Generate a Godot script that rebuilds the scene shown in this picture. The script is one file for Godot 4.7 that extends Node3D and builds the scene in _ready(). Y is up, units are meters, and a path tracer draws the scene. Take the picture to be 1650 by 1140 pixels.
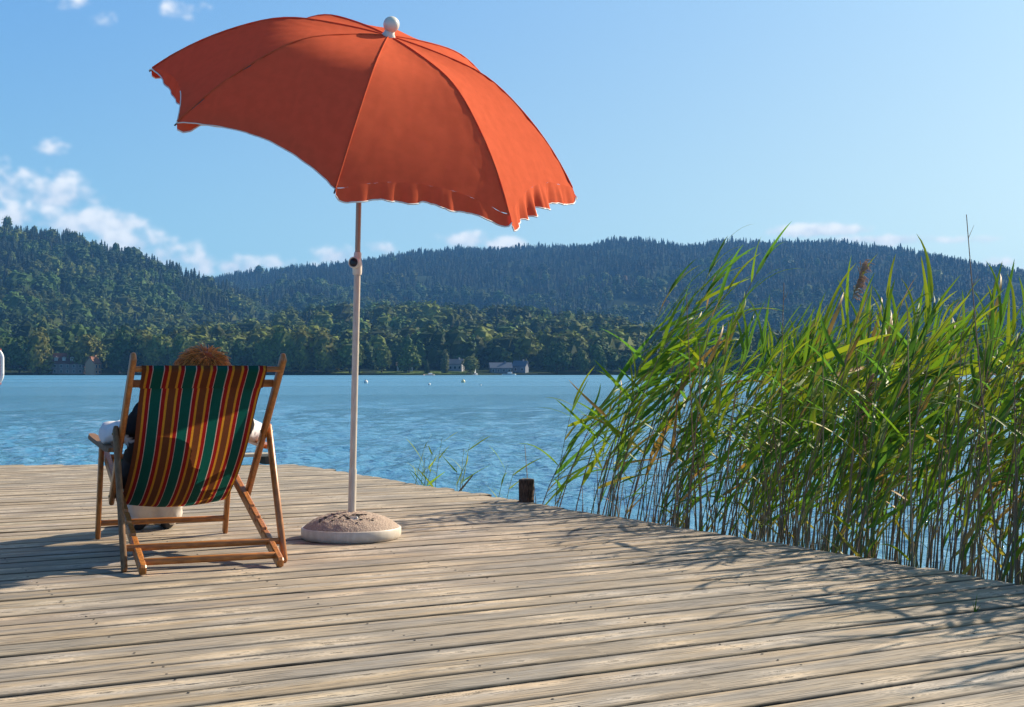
extends Node3D
# A lakeside deck in late summer: parasol, deck chair with a reader, reed bed, lake and wooded hills.
# Positions are metres. x to the right, y up, «d» is the distance away from the camera (d = -z). The deck's top is y = 0.

const WATER := -0.45
const CHAIR_AT := Vector3(-1.1287, 0.0, -5.1544)
const CHAIR_TURN := 0.4024
const DECK_AT := Vector3(1.815, 0.0, -4.85)
const DECK_E := Vector3(-0.491, 0.0, -0.871)      # along the deck's free edge, away from the camera
const DECK_W := Vector3(-0.871, 0.0, 0.491)       # along the boards, away from the edge
const PITCH := 0.155

var rng := RandomNumberGenerator.new()
var M := {}
var used := {}
var hill_noise := FastNoiseLite.new()

# ------------------------------------------------------------------ helpers
func lin(r: float, g: float, b: float) -> Color:
	return Color(r, g, b).linear_to_srgb()

func numbered(called: String) -> String:
	var n: int = used.get(called, 0)
	used[called] = n + 1
	return called if n == 0 else "%s_%03d" % [called, n]

func tag(o: Node, label := "", category := "", group := "", kind := "") -> Node:
	if label: o.set_meta("label", label)
	if category: o.set_meta("category", category)
	if group: o.set_meta("group", group)
	if kind: o.set_meta("kind", kind)
	return o

func thing(called: String, label: String, category: String, at := Vector3.ZERO, turn := 0.0, group := "") -> Node3D:
	var o := Node3D.new()
	o.name = numbered(called)
	add_child(o)
	o.position = at
	o.rotation.y = turn
	tag(o, label, category, group)
	return o

func put(called: String, mesh: Mesh, mat: Material, parent: Node = null) -> MeshInstance3D:
	var o := MeshInstance3D.new()
	o.mesh = mesh
	if mat: o.material_override = mat
	if parent == null:
		o.name = numbered(called)
		add_child(o)
	else:
		o.name = called
		parent.add_child(o, true)
	return o

func piece(called: String, st: SurfaceTool, mat: Material, parent: Node = null) -> MeshInstance3D:
	return put(called, done(st), mat, parent)

func start() -> SurfaceTool:
	var st := SurfaceTool.new()
	st.begin(Mesh.PRIMITIVE_TRIANGLES)
	return st

func done(st: SurfaceTool) -> ArrayMesh:
	st.generate_normals()
	return st.commit()

func std(albedo: Color, rough := 0.7, spec := 0.5) -> StandardMaterial3D:
	var m := StandardMaterial3D.new()
	m.albedo_color = albedo
	m.roughness = rough
	m.metallic_specular = spec
	return m

func quad(st: SurfaceTool, a: Vector3, b: Vector3, c: Vector3, d: Vector3) -> void:
	for p in [a, b, c, a, c, d]:
		st.add_vertex(p)

func box(st: SurfaceTool, c: Vector3, size: Vector3, basis := Basis.IDENTITY, bevel := 0.0) -> void:
	# a chamfered box
	st.set_smooth_group(-1)
	var h := size * 0.5
	var b := minf(bevel, minf(h.x, minf(h.y, h.z)) * 0.9)
	var ring := func(inset: float, y: float) -> Array:
		var x := h.x - inset
		var z := h.z - inset
		if b <= 0.0:
			return [Vector3(-x, y, -z), Vector3(x, y, -z), Vector3(x, y, z), Vector3(-x, y, z)]
		return [Vector3(-x + b, y, -z), Vector3(x - b, y, -z), Vector3(x, y, -z + b), Vector3(x, y, z - b), Vector3(x - b, y, z), Vector3(-x + b, y, z), Vector3(-x, y, z - b), Vector3(-x, y, -z + b)]
	var rings := [ring.call(0.0, -h.y), ring.call(0.0, h.y)]
	if b > 0.0:
		rings = [ring.call(b, -h.y), ring.call(0.0, -h.y + b), ring.call(0.0, h.y - b), ring.call(b, h.y)]
	var n: int = rings[0].size()
	for k in rings.size() - 1:
		for i in n:
			var j := (i + 1) % n
			quad(st, c + basis * rings[k][i], c + basis * rings[k][j], c + basis * rings[k + 1][j], c + basis * rings[k + 1][i])
	for i in range(1, n - 1):
		for p in [rings[-1][0], rings[-1][i], rings[-1][i + 1], rings[0][0], rings[0][i + 1], rings[0][i]]:
			st.add_vertex(c + basis * p)

func sweep(st: SurfaceTool, pts: Array, radii: Array, sides := 8, caps := true, hint := Vector3.UP, squash := 1.0) -> void:
	# a tube along pts; squash flattens it along the second axis
	st.set_smooth_group(0)
	var rings := []
	var n := pts.size()
	var t0: Vector3 = (pts[1] - pts[0]).normalized()
	var side := t0.cross(hint)
	if side.length() < 0.01: side = t0.cross(Vector3.RIGHT)
	side = side.normalized()
	for i in n:
		var t: Vector3 = (pts[mini(i + 1, n - 1)] - pts[maxi(i - 1, 0)]).normalized()
		side = (side - t * side.dot(t)).normalized()
		var other := t.cross(side)
		var ring := []
		for k in sides:
			var a := TAU * k / sides
			ring.append(pts[i] + (side * cos(a) + other * sin(a) * squash) * radii[i])
		rings.append(ring)
	for i in n - 1:
		for k in sides:
			var j := (k + 1) % sides
			quad(st, rings[i][k], rings[i + 1][k], rings[i + 1][j], rings[i][j])
	if caps:
		st.set_smooth_group(-1)
		for k in range(1, sides - 1):
			for p in [rings[0][0], rings[0][k], rings[0][k + 1], rings[-1][0], rings[-1][k + 1], rings[-1][k]]:
				st.add_vertex(p)

func bar(st: SurfaceTool, a: Vector3, b: Vector3, across: Vector3, w: float, t: float, soft := 0.006) -> void:
	# a wooden bar of rounded-rectangle section with rounded ends; w lies along «across», t at right angles to it
	st.set_smooth_group(0)
	var dir := (b - a).normalized()
	var s := (across - dir * across.dot(dir)).normalized()
	var o := dir.cross(s)
	var sec := []
	for q in [[1, 1, 0], [-1, 1, 1], [-1, -1, 2], [1, -1, 3]]:
		for k in 3:
			var ang: float = PI / 2 * (q[2] + k / 2.0)
			sec.append(Vector2(q[0] * (w / 2 - soft) + soft * cos(ang), q[1] * (t / 2 - soft) + soft * sin(ang)))
	var length := (b - a).length()
	var e := minf(minf(w, t) * 0.5, length * 0.2)
	var prof := [[0.0, 0.45], [e * 0.25, 0.78], [e, 1.0], [length - e, 1.0], [length - e * 0.25, 0.78], [length, 0.45]]
	var rings := []
	for p in prof:
		var ring := []
		for v in sec: ring.append(a + dir * p[0] + (s * v.x + o * v.y) * p[1])
		rings.append(ring)
	for i in rings.size() - 1:
		for k in 12:
			var j := (k + 1) % 12
			quad(st, rings[i][k], rings[i + 1][k], rings[i + 1][j], rings[i][j])
	st.set_smooth_group(-1)
	for k in range(1, 11):
		for p in [rings[0][0], rings[0][k], rings[0][k + 1], rings[-1][0], rings[-1][k + 1], rings[-1][k]]:
			st.add_vertex(p)

func lathe(st: SurfaceTool, prof: Array, sides := 32, at := Vector3.ZERO, basis := Basis.IDENTITY) -> void:
	st.set_smooth_group(0)
	for i in prof.size() - 1:
		for k in sides:
			var a := TAU * k / sides
			var b := TAU * (k + 1) / sides
			var p := []
			for q in [[prof[i], a], [prof[i], b], [prof[i + 1], b], [prof[i + 1], a]]:
				p.append(at + basis * Vector3(q[0].x * cos(q[1]), q[0].y, q[0].x * sin(q[1])))
			if prof[i].x < 1e-5: 
				for v in [p[0], p[2], p[3]]: st.add_vertex(v)
			elif prof[i + 1].x < 1e-5:
				for v in [p[0], p[1], p[2]]: st.add_vertex(v)
			else:
				quad(st, p[0], p[1], p[2], p[3])

func grid(nu: int, nv: int, f: Callable, uv = null) -> ArrayMesh:
	# a smooth sheet of (nu+1)(nv+1) points
	var st := start()
	for j in nv + 1:
		for i in nu + 1:
			var u := float(i) / nu
			var v := float(j) / nv
			st.set_uv(uv.call(u, v) if uv != null else Vector2(u, v))
			st.add_vertex(f.call(u, v))
	for j in nv:
		for i in nu:
			var a := j * (nu + 1) + i
			for k in [a, a + 1, a + nu + 2, a, a + nu + 2, a + nu + 1]: st.add_index(k)
	return done(st)

func scatter(called: String, mesh: Mesh, mat: Material, places: Array, tints: Array, parent: Node = null) -> MultiMeshInstance3D:
	var mm := MultiMesh.new()
	mm.transform_format = MultiMesh.TRANSFORM_3D
	mm.use_colors = not tints.is_empty()
	mm.mesh = mesh
	mm.instance_count = places.size()
	for i in places.size():
		mm.set_instance_transform(i, places[i])
		if mm.use_colors: mm.set_instance_color(i, tints[i])
	var o := MultiMeshInstance3D.new()
	o.multimesh = mm
	if mat: o.material_override = mat
	if parent == null:
		o.name = numbered(called)
		add_child(o)
	else:
		o.name = called
		parent.add_child(o, true)
	o.set_meta("kind", "stuff")
	return o

func noise(s: int, f: float, octaves := 1) -> FastNoiseLite:
	var n := FastNoiseLite.new()
	n.seed = s
	n.noise_type = FastNoiseLite.TYPE_SIMPLEX_SMOOTH
	n.frequency = f
	n.fractal_type = FastNoiseLite.FRACTAL_FBM if octaves > 1 else FastNoiseLite.FRACTAL_NONE
	n.fractal_octaves = octaves
	return n

func W(x: float, y: float, d: float) -> Vector3:
	return Vector3(x, y, -d)

# ------------------------------------------------------------------ camera, sky, sun
func build_view() -> void:
	var cam := Camera3D.new()
	cam.name = "camera"
	add_child(cam)
	cam.position = Vector3(0, 0.75, 0)
	cam.rotation_degrees = Vector3(0.807, 0, 0)
	cam.keep_aspect = Camera3D.KEEP_HEIGHT
	cam.fov = 29.05
	cam.near = 0.05
	cam.far = 9000.0
	cam.current = true
	var env := Environment.new()
	env.background_mode = Environment.BG_SKY
	var sky := Sky.new()
	var pm := PanoramaSkyMaterial.new()
	pm.panorama = sky_picture()
	sky.sky_material = pm
	env.sky = sky
	env.background_energy_multiplier = 0.74
	env.tonemap_mode = Environment.TONE_MAPPER_LINEAR
	env.tonemap_exposure = 1.75
	env.fog_enabled = true
	env.fog_mode = Environment.FOG_MODE_EXPONENTIAL
	env.fog_density = 0.00014
	env.fog_light_color = lin(0.16, 0.46, 1.0)
	env.sdfgi_enabled = true
	env.ssao_enabled = true
	env.ssil_enabled = true
	var we := WorldEnvironment.new()
	we.name = "world_environment"
	we.environment = env
	add_child(we)
	var sun := DirectionalLight3D.new()
	sun.name = "sun"
	add_child(sun)
	var el := deg_to_rad(32.0)
	var az := deg_to_rad(55.0)
	var to_sun := Vector3(sin(az) * cos(el), sin(el), -cos(az) * cos(el))
	sun.look_at_from_position(Vector3.ZERO, -to_sun, Vector3.UP)
	sun.light_energy = 1.6
	sun.light_color = lin(1.0, 0.87, 0.68)
	sun.light_angular_distance = 0.5
	sun.shadow_enabled = true

var clouds := []
var cloud_noise := noise(11, 0.55, 5)
var wide_noise := noise(23, 0.05, 4)

func sky_color(az: float, el: float) -> Vector3:
	# linear radiance in a direction given in degrees (az from straight ahead, to the right)
	var a := deg_to_rad(az)
	var e := deg_to_rad(maxf(el, 0.0))
	var dir := Vector3(sin(a) * cos(e), sin(e), -cos(a) * cos(e))
	var s := Vector3(sin(deg_to_rad(55.0)) * cos(deg_to_rad(32.0)), sin(deg_to_rad(32.0)), -cos(deg_to_rad(55.0)) * cos(deg_to_rad(32.0)))
	var ang := rad_to_deg(acos(clampf(dir.dot(s), -1.0, 1.0)))
	var low := exp(-maxf(el, 0.0) / 9.0)
	var c := (Vector3(0.0, 0.15, 0.54) * lerpf(1.0, 0.3, smoothstep(14.0, 55.0, el))).lerp(Vector3(0.23, 0.60, 0.68), low)
	c += Vector3(0.98, 1.28, 0.96) * exp(-ang / 26.0)
	c += Vector3(3.0, 1.9, 0.6) * low * exp(-ang / 26.0)   # whiter haze low down towards the sun
	# clouds
	var cov := -1.0
	var top := 0.0
	for q in clouds:
		var dx: float = (az - q[0]) / q[2]
		var dy: float = (el - q[1]) / q[3]
		if absf(dx) < 1.6 and absf(dy) < 2.0:
			if dy < 0.0: dy *= 1.15
			var v: float = q[4] * (1.0 - dx * dx - dy * dy)
			if v > cov:
				cov = v
				top = dy
	var off := clampf((absf(az) - 22.0) / 6.0, 0.0, 1.0)
	if off > 0.0 and el < 35.0:
		var g := (wide_noise.get_noise_3d(dir.x * 20.0, dir.y * 55.0, dir.z * 20.0) * 1.5 - 0.25 - el * 0.02) * 1.4
		if g * off > cov:
			cov = g * off
			top = 0.3
	if cov > -0.8 and el > -1.5:
		var n := cloud_noise.get_noise_2d(az * 1.0, el * 1.5 + 40.0)
		var fine := cloud_noise.get_noise_2d(az * 3.1 + 90.0, el * 4.2)
		var al := smoothstep(-0.15, 0.85, cov + n * 0.95 + fine * 0.30)
		var lit := clampf(0.55 + 0.4 * top + n * 0.7 + fine * 0.4, 0.0, 1.0)
		var cc := Vector3(0.52, 0.60, 0.72).lerp(Vector3(0.98, 0.96, 0.94), lit)
		c = c.lerp(cc, al * 0.78)
	return c

func sky_patch(x0: int, y0: int, w: int, h: int, full_w: int) -> Image:
	var px := PackedFloat32Array()
	px.resize(w * h * 3)
	var i := 0
	for y in h:
		var el := 90.0 - (y0 + y + 0.5) / (full_w / 2.0) * 180.0
		for x in w:
			var c := sky_color((x0 + x + 0.5) / full_w * 360.0 - 180.0, el)
			px[i] = c.x
			px[i + 1] = c.y
			px[i + 2] = c.z
			i += 3
	return Image.create_from_data(w, h, false, Image.FORMAT_RGBF, px.to_byte_array())

func sky_picture() -> ImageTexture:
	# each cloud: azimuth, elevation, half width, half height (degrees), thickness
	clouds = [
		[-21.5, 7.4, 2.6, 0.9, 0.75], [-18.4, 7.1, 1.7, 0.75, 0.9], [-19.6, 6.2, 2.4, 0.7, 0.6], [-17.5, 6.0, 2.6, 0.7, 0.7], [-16.0, 5.2, 2.0, 0.75, 0.8],
		[-14.6, 4.6, 1.7, 0.75, 0.85], [-12.9, 4.5, 0.7, 0.8, 0.5], [-20.5, 6.1, 1.3, 0.5, 0.85], [-11.3, 4.35, 1.0, 0.45, 0.85], [-9.6, 4.5, 1.3, 0.3, 0.45],
		[-7.1, 4.9, 1.25, 0.42, 0.85], [-5.6, 5.2, 0.9, 0.3, 0.5], [-2.0, 5.55, 1.2, 0.42, 0.9], [-0.3, 5.35, 1.1, 0.36, 0.85], [12.6, 5.80, 2.6, 0.30, 1.2], [15.2, 5.35, 2.6, 0.27, 1.1],
		[18.6, 5.3, 1.2, 0.16, 0.45], [19.4, 4.3, 1.6, 0.3, 0.6], [20.8, 3.9, 1.2, 0.4, 0.6], [-18.6, 8.95, 0.75, 0.3, 0.42], [-18.6, 7.9, 1.0, 0.22, 0.4], [-13.6, 14.6, 0.9, 0.5, 0.38],
		[-17.9, 14.7, 1.1, 0.35, 0.32], [-17.0, 14.0, 0.5, 0.3, 0.3], [-10.6, 15.4, 0.6, 0.2, 0.4],
	]
	var img := sky_patch(0, 0, 720, 360, 720)
	img.resize(4096, 2048, Image.INTERPOLATE_BILINEAR)
	var fine := sky_patch(1740, 790, 616, 240, 4096)
	img.blit_rect(fine, Rect2i(0, 0, 616, 240), Vector2i(1740, 790))
	# straight ahead is the picture's left rim
	var whole: Image = img.duplicate()
	img.blit_rect(whole, Rect2i(2048, 0, 2048, 2048), Vector2i(0, 0))
	img.blit_rect(whole, Rect2i(0, 0, 2048, 2048), Vector2i(2048, 0))
	return ImageTexture.create_from_image(img)

# ------------------------------------------------------------------ computed surfaces
func picture(w: int, h: int, f: Callable) -> ImageTexture:
	var px := PackedByteArray()
	px.resize(w * h * 3)
	var i := 0
	for y in h:
		for x in w:
			var c: Color = f.call(x, y)
			px[i] = clampi(int(c.r * 255.0), 0, 255)
			px[i + 1] = clampi(int(c.g * 255.0), 0, 255)
			px[i + 2] = clampi(int(c.b * 255.0), 0, 255)
			i += 3
	return ImageTexture.create_from_image(Image.create_from_data(w, h, false, Image.FORMAT_RGB8, px))

func board_material(s: int) -> StandardMaterial3D:
	# weathered softwood, 4.1 m by 0.15 m: streaks along the board, knots with deflected grain, fine cracks
	var w := 2048
	var h := 96
	var r := RandomNumberGenerator.new()
	r.seed = s
	var a := noise(s, 1.0, 3)
	var b := noise(s + 1, 1.0, 2)
	var knots := []
	for k in 14:
		knots.append(Vector3(r.randf_range(0.1, 4.0), r.randf_range(0.02, 0.13), r.randf_range(0.0055, 0.012)))
	var px := PackedByteArray()
	var hx := PackedByteArray()
	px.resize(w * h * 3)
	hx.resize(w * h)
	for x in w:
		var u := 4.1 * x / w
		var edge := minf(1.0, minf(u, 4.1 - u) / 0.15)
		var near := []
		for k in knots:
			if absf(u - k.x) < 0.26: near.append(k)
		for y in h:
			var v := 0.15 * y / h
			var vv := v
			var dark := 0.0
			var pale := 0.0
			for k in near:
				var du: float = (u - k.x) / (k.z * 8.0)
				var dv: float = (v - k.y) / (k.z * 2.6)
				var e: float = exp(-du * du - dv * dv)
				vv -= (v - k.y) * 0.75 * e
				var cu: float = (u - k.x) / (k.z * 2.3)
				var cv: float = (v - k.y) / k.z
				var q := sqrt(cu * cu + cv * cv)
				dark = maxf(dark, smoothstep(1.25, 0.6, q) * (0.5 + 0.5 * sin(q * 11.0 + u * 400.0)) * clampf(0.8 + b.get_noise_2d(u * 60.0, v * 420.0) * 1.5, 0.0, 1.3))
				pale = maxf(pale, exp(-du * du * 0.4 - dv * dv * 0.35) * 0.8)
			var grain := a.get_noise_2d(u * 1.9, vv * 240.0)
			var thin := b.get_noise_2d(u * 9.0 + 300.0, vv * 620.0)
			var patch := a.get_noise_2d(u * 1.1 + 70.0, v * 9.0)
			var crack := smoothstep(0.40, 0.56, b.get_noise_2d(u * 2.6 - 90.0, vv * 170.0 + 40.0))
			var lum := 1.0 + grain * 0.20 + thin * 0.20 + patch * 0.13 + pale * 0.30
			lum *= (1.0 - 0.74 * dark) * (1.0 - 0.66 * crack)
			lum *= 1.0 - 0.25 * smoothstep(0.012, 0.0, minf(v, 0.15 - v))
			var warm := clampf(patch * 1.1 + grain * 0.5, -0.5, 0.7) * edge
			var i := (y * w + x) * 3
			px[i] = clampi(int(255.0 * 0.600 * lum * (1.0 + warm * 0.03)), 0, 255)
			px[i + 1] = clampi(int(255.0 * 0.549 * lum * (1.0 - warm * 0.02)), 0, 255)
			px[i + 2] = clampi(int(255.0 * 0.487 * lum * (1.0 - warm * 0.11)), 0, 255)
			hx[y * w + x] = clampi(int(128.0 + grain * 70.0 + thin * 55.0 - crack * 80.0 - dark * 30.0 + pale * 30.0), 0, 255)
	var m := std(Color.WHITE, 0.78, 0.4)
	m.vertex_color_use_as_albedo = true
	m.albedo_texture = ImageTexture.create_from_image(Image.create_from_data(w, h, false, Image.FORMAT_RGB8, px))
	m.heightmap_enabled = true
	m.heightmap_texture = ImageTexture.create_from_image(Image.create_from_data(w, h, false, Image.FORMAT_L8, hx))
	m.heightmap_scale = 0.35
	return m

func triplanar_noise(m: StandardMaterial3D, s: int, scale: Vector3, lo: Color, hi: Color, relief := 0.0, octaves := 4, freq := 0.02) -> StandardMaterial3D:
	var n := noise(s, freq, octaves)
	var raw := n.get_seamless_image(256, 256)
	m.albedo_texture = picture(256, 256, func(x: int, y: int): return lo.lerp(hi, smoothstep(0.2, 0.8, raw.get_pixel(x, y).r)))
	m.uv1_triplanar = true
	m.uv1_scale = scale
	if relief != 0.0:
		m.heightmap_enabled = true
		m.heightmap_texture = ImageTexture.create_from_image(raw)
		m.heightmap_scale = relief
	return m

func build_materials() -> void:
	M.boards = [board_material(101), board_material(202), board_material(303), board_material(404)]
	M.joist = std(lin(0.10, 0.07, 0.05), 0.9)
	M.screw = std(lin(0.03, 0.025, 0.02), 0.6)
	var teak := triplanar_noise(std(Color.WHITE, 0.42, 0.5), 5, Vector3(9, 2.2, 9), lin(0.27, 0.088, 0.018), lin(0.54, 0.20, 0.043), 0.0, 4, 0.03)
	teak.clearcoat_enabled = true
	teak.clearcoat = 0.25
	teak.clearcoat_roughness = 0.35
	M.teak = teak
	M.teak_across = triplanar_noise(std(Color.WHITE, 0.42, 0.5), 5, Vector3(1.8, 9, 9), lin(0.29, 0.098, 0.02), lin(0.48, 0.175, 0.038), 0.0, 4, 0.03)
	M.teak_shaded = triplanar_noise(std(Color.WHITE, 0.7, 0.4), 6, Vector3(9, 2.2, 9), lin(0.15, 0.075, 0.035), lin(0.27, 0.15, 0.075), 0.0, 4, 0.03)  # darker, greyer copy of the teak: shade on the left side put into its colour
	M.brass = std(lin(0.30, 0.22, 0.12), 0.4)
	M.brass.metallic = 0.8
	# parasol
	var cloth := triplanar_noise(std(Color.WHITE, 0.95, 0.1), 7, Vector3(3, 3, 3), lin(0.72, 0.145, 0.066), lin(0.79, 0.162, 0.075), 0.0, 3, 0.02)
	cloth.backlight_enabled = true
	cloth.backlight = Color(0.85, 0.24, 0.18)
	M.cloth = cloth
	M.piping = std(lin(0.80, 0.74, 0.70), 0.7)
	M.cream = triplanar_noise(std(Color.WHITE, 0.45, 0.5), 8, Vector3(5, 1.5, 5), lin(0.54, 0.47, 0.385), lin(0.65, 0.58, 0.49), 0.0, 4, 0.03)
	M.white_plastic = std(lin(0.76, 0.70, 0.60), 0.35)
	M.steel = std(lin(0.42, 0.34, 0.27), 0.45)
	M.steel.metallic = 0.25
	M.dark_plastic = std(lin(0.015, 0.017, 0.025), 0.3)
	M.rib = std(lin(0.10, 0.10, 0.11), 0.4)
	M.concrete = triplanar_noise(std(Color.WHITE, 0.95, 0.3), 9, Vector3(7, 7, 7), lin(0.29, 0.225, 0.18), lin(0.47, 0.375, 0.305), 0.4, 6, 0.05)
	M.pebble_dark = std(lin(0.04, 0.032, 0.028), 0.9)
	M.foil = std(lin(0.5, 0.5, 0.48), 0.3)
	M.foil.metallic = 0.7
	# reeds
	M.leaves = []
	for c in [[0.105, 0.175, 0.016], [0.070, 0.128, 0.013], [0.030, 0.070, 0.014], [0.185, 0.225, 0.02], [0.34, 0.28, 0.06], [0.34, 0.20, 0.075]]:
		var m := std(lin(c[0], c[1], c[2]), 0.5, 0.25)
		var most: float = maxf(c[0], c[1])
		m.backlight_enabled = true
		m.backlight = lin(0.30 * c[0] / most, 0.30 * c[1] / most, 0.30 * c[2] / most * 0.5)
		M.leaves.append(m)
	M.stem_green = std(lin(0.14, 0.17, 0.04), 0.5)
	M.stem_brown = std(lin(0.25, 0.15, 0.085), 0.6)
	M.straw = std(lin(0.34, 0.24, 0.13), 0.7)
	M.plume = std(lin(0.48, 0.31, 0.22), 0.9)
	M.plume.backlight_enabled = true
	M.plume.backlight = lin(0.35, 0.22, 0.15)
	# water
	var water := std(lin(0.066, 0.235, 0.37), 0.06, 0.75)
	var wn := noise(31, 0.022, 5)
	wn.domain_warp_enabled = true
	wn.domain_warp_amplitude = 12.0
	var wi := wn.get_seamless_image(1024, 1024)
	wi.convert(Image.FORMAT_L8)
	wi.bump_map_to_normal_map(9.0)
	water.normal_enabled = true
	water.normal_texture = ImageTexture.create_from_image(wi)
	water.normal_scale = 0.9
	M.water = water
	# land
	M.forest_floor = std(lin(0.022, 0.034, 0.014), 1.0, 0.1)
	M.lawn = triplanar_noise(std(Color.WHITE, 1.0, 0.1), 12, Vector3(0.1, 0.1, 0.1), lin(0.05, 0.085, 0.02), lin(0.13, 0.17, 0.05))
	var crown := std(Color.WHITE, 0.75, 0.25)
	crown.vertex_color_use_as_albedo = true
	crown.backlight_enabled = true
	crown.backlight = Color(0.5, 0.5, 0.5)
	M.crown = crown
	M.bark = std(lin(0.05, 0.035, 0.025), 0.95)

# ------------------------------------------------------------------ lake, hills, forest
func build_water() -> void:
	var r := RandomNumberGenerator.new()
	r.seed = 77
	var waves := []
	for i in 34:
		var l := 0.24 * pow(13.0, i / 33.0)
		var ang := r.randfn(0.35, 0.75)
		waves.append([TAU / l, cos(ang), sin(ang), r.randf() * TAU, 0.040 * l / TAU * (1.15 if l < 0.9 else 0.5)])
	var rows := [2.0, 3.0, 4.0, 5.0]
	var d := 5.5
	while d < 2600.0:
		rows.append(d)
		d += clampf(d * d / 2640.0 * 0.55, 0.07, 90.0)
	rows.append(6000.0)
	var cols := []
	var deg := -180.0
	while deg < 180.0:
		cols.append(deg)
		deg += 0.16 if absf(deg) < 25.0 else (0.8 if absf(deg) < 40.0 else 6.0)
	cols.append(180.0)
	# unresolved ripples: the farther, the rougher the surface looks
	var bands := [[0.0, 0.07], [24.0, 0.09], [45.0, 0.13], [75.0, 0.17], [120.0, 0.22], [180.0, 0.27], [260.0, 0.32], [400.0, 0.37]]
	var n := cols.size()
	var pts := []
	var gap := 0.3
	for i in rows.size():
		var rad: float = rows[i]
		if i + 1 < rows.size(): gap = rows[i + 1] - rad
		var across := rad * 0.0028
		var line := PackedVector3Array()
		for c in cols:
			var x := rad * sin(deg_to_rad(c))
			var dd := rad * cos(deg_to_rad(c))
			var y := 0.0
			if rad < 300.0 and absf(c) < 34.0:
				for q in waves:
					var l: float = TAU / q[0]
					if l > gap * 2.6 and l > across * 2.6:
						y += q[4] * (2.0 * pow(0.5 + 0.5 * sin(q[0] * (q[1] * x + q[2] * dd) + q[3]), 1.25) - 0.92)
			line.append(Vector3(x, WATER + y, -dd))
		pts.append(line)
	var lake := ArrayMesh.new()
	for b in bands.size():
		var st := start()
		var first := -1
		var count := 0
		for i in rows.size():
			var till: float = bands[b + 1][0] if b + 1 < bands.size() else 1e9
			if (i + 1 < rows.size() and rows[i + 1] <= bands[b][0]) or (i > 0 and rows[i - 1] >= till): continue
			for k in n:
				var p: Vector3 = pts[i][k]
				# the slope of the mesh itself, so that bands join without a seam
				var e: Vector3 = pts[i][mini(k + 1, n - 1)] - pts[i][maxi(k - 1, 0)]
				var f: Vector3 = pts[mini(i + 1, rows.size() - 1)][k] - pts[maxi(i - 1, 0)][k]
				st.set_normal(e.cross(f).normalized())
				st.set_uv(Vector2(p.x, -p.z) / 5.0)
				st.add_vertex(p)
			count += 1
		for i in count - 1:
			for k in n - 1:
				var at := i * n + k
				for v in [at, at + n, at + n + 1, at, at + n + 1, at + 1]: st.add_index(v)
		st.commit(lake)
		var m: StandardMaterial3D = M.water.duplicate()
		m.roughness = bands[b][1]
		lake.surface_set_material(b, m)
	var o := put("lake_water", lake, null)
	tag(o, "blue rippled lake water between the deck and the far shore", "water", "", "structure")

# ridges: points (x, d, height of the ground), then the depth of the slope in front and behind
var ridges := []

func ridge(d: float, trees: float, front: float, back: float, outline: Array) -> void:
	# outline: pairs of azimuth (tan) and elevation (tan) of the crest, in thousandths
	var pts := []
	for p in outline:
		pts.append(Vector2(p[0] * 0.001 * d, maxf(p[1] * 0.001 * d + 0.75 - trees, 0.0)))
	ridges.append([d, pts, front, back])

func build_ridges() -> void:
	ridge(2900, 15, 1650, 700, [[-600, 55], [-420, 60], [-261, 68], [-207, 68], [-193, 71], [-170, 74], [-139, 78], [-102, 83], [-66, 89], [-39, 91], [2, 91], [34, 92], [61, 96], [80, 98], [102, 96], [125, 94], [148, 97], [170, 96], [198, 96], [225, 96], [257, 92], [284, 86], [307, 81], [334, 75], [375, 66], [443, 56], [620, 46]])
	ridge(1650, 14, 980, 500, [[-700, 138], [-510, 133], [-420, 122], [-375, 115], [-348, 106], [-320, 98], [-284, 89], [-248, 78], [-225, 71], [-207, 63], [-184, 50], [-157, 34], [-120, 18], [-80, 4]])
	ridge(1250, 12, 520, 420, [[-239, 0], [-202, 18], [-170, 32], [-139, 39], [-107, 42], [-57, 43], [-11, 43], [25, 40], [57, 35], [80, 27], [102, 16], [134, 4]])
	ridge(2080, 13, 900, 500, [[-240, 18], [-202, 52], [-170, 62], [-139, 64], [-102, 61], [-57, 54], [-11, 50], [34, 46], [80, 37], [125, 34], [180, 39], [260, 39], [375, 32], [500, 26]])

func shore(x: float) -> float:
	return 690.0 + x * 0.22 + 14.0 * sin(x * 0.021) + 6.0 * sin(x * 0.057 + 1.0)

func land(x: float, d: float) -> float:
	var h := 0.0
	for r in ridges:
		var pts: Array = r[1]
		var t: float = (d - r[0]) / (r[2] if d < r[0] else r[3])
		if absf(t) >= 1.0 or x <= pts[0].x or x >= pts[-1].x: continue
		var k := 1
		while pts[k].x < x: k += 1
		var q: float = (x - pts[k - 1].x) / (pts[k].x - pts[k - 1].x)
		var top: float = lerpf(pts[k - 1].y, pts[k].y, q)
		var f: float = 0.5 + 0.5 * cos(PI * t) if t > 0.0 else lerpf(1.0 + t, 0.5 + 0.5 * cos(PI * t), 0.55)
		h = maxf(h, top * f)
	var n := hill_noise.get_noise_2d(x, d)
	h += (n * 16.0) * smoothstep(5.0, 90.0, h)
	var s := d - shore(x)
	h = h * smoothstep(0.0, 120.0, s) + clampf(s * 0.08, -4.0, 3.0)
	return WATER + h

func build_hills() -> void:
	hill_noise = noise(41, 0.006, 4)
	build_ridges()
	var nx := 150
	var nd := 120
	var m := grid(nx, nd, func(u: float, v: float):
		var d := lerpf(560.0, 3900.0, v * v * 0.35 + v * 0.65)
		var x := lerpf(-0.58, 0.6, u) * (d + 500.0)
		return Vector3(x, land(x, d), -d))
	var o := put("hills", m, M.forest_floor)
	tag(o, "long wooded hills rising beyond the lake", "hills", "", "structure")

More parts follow.
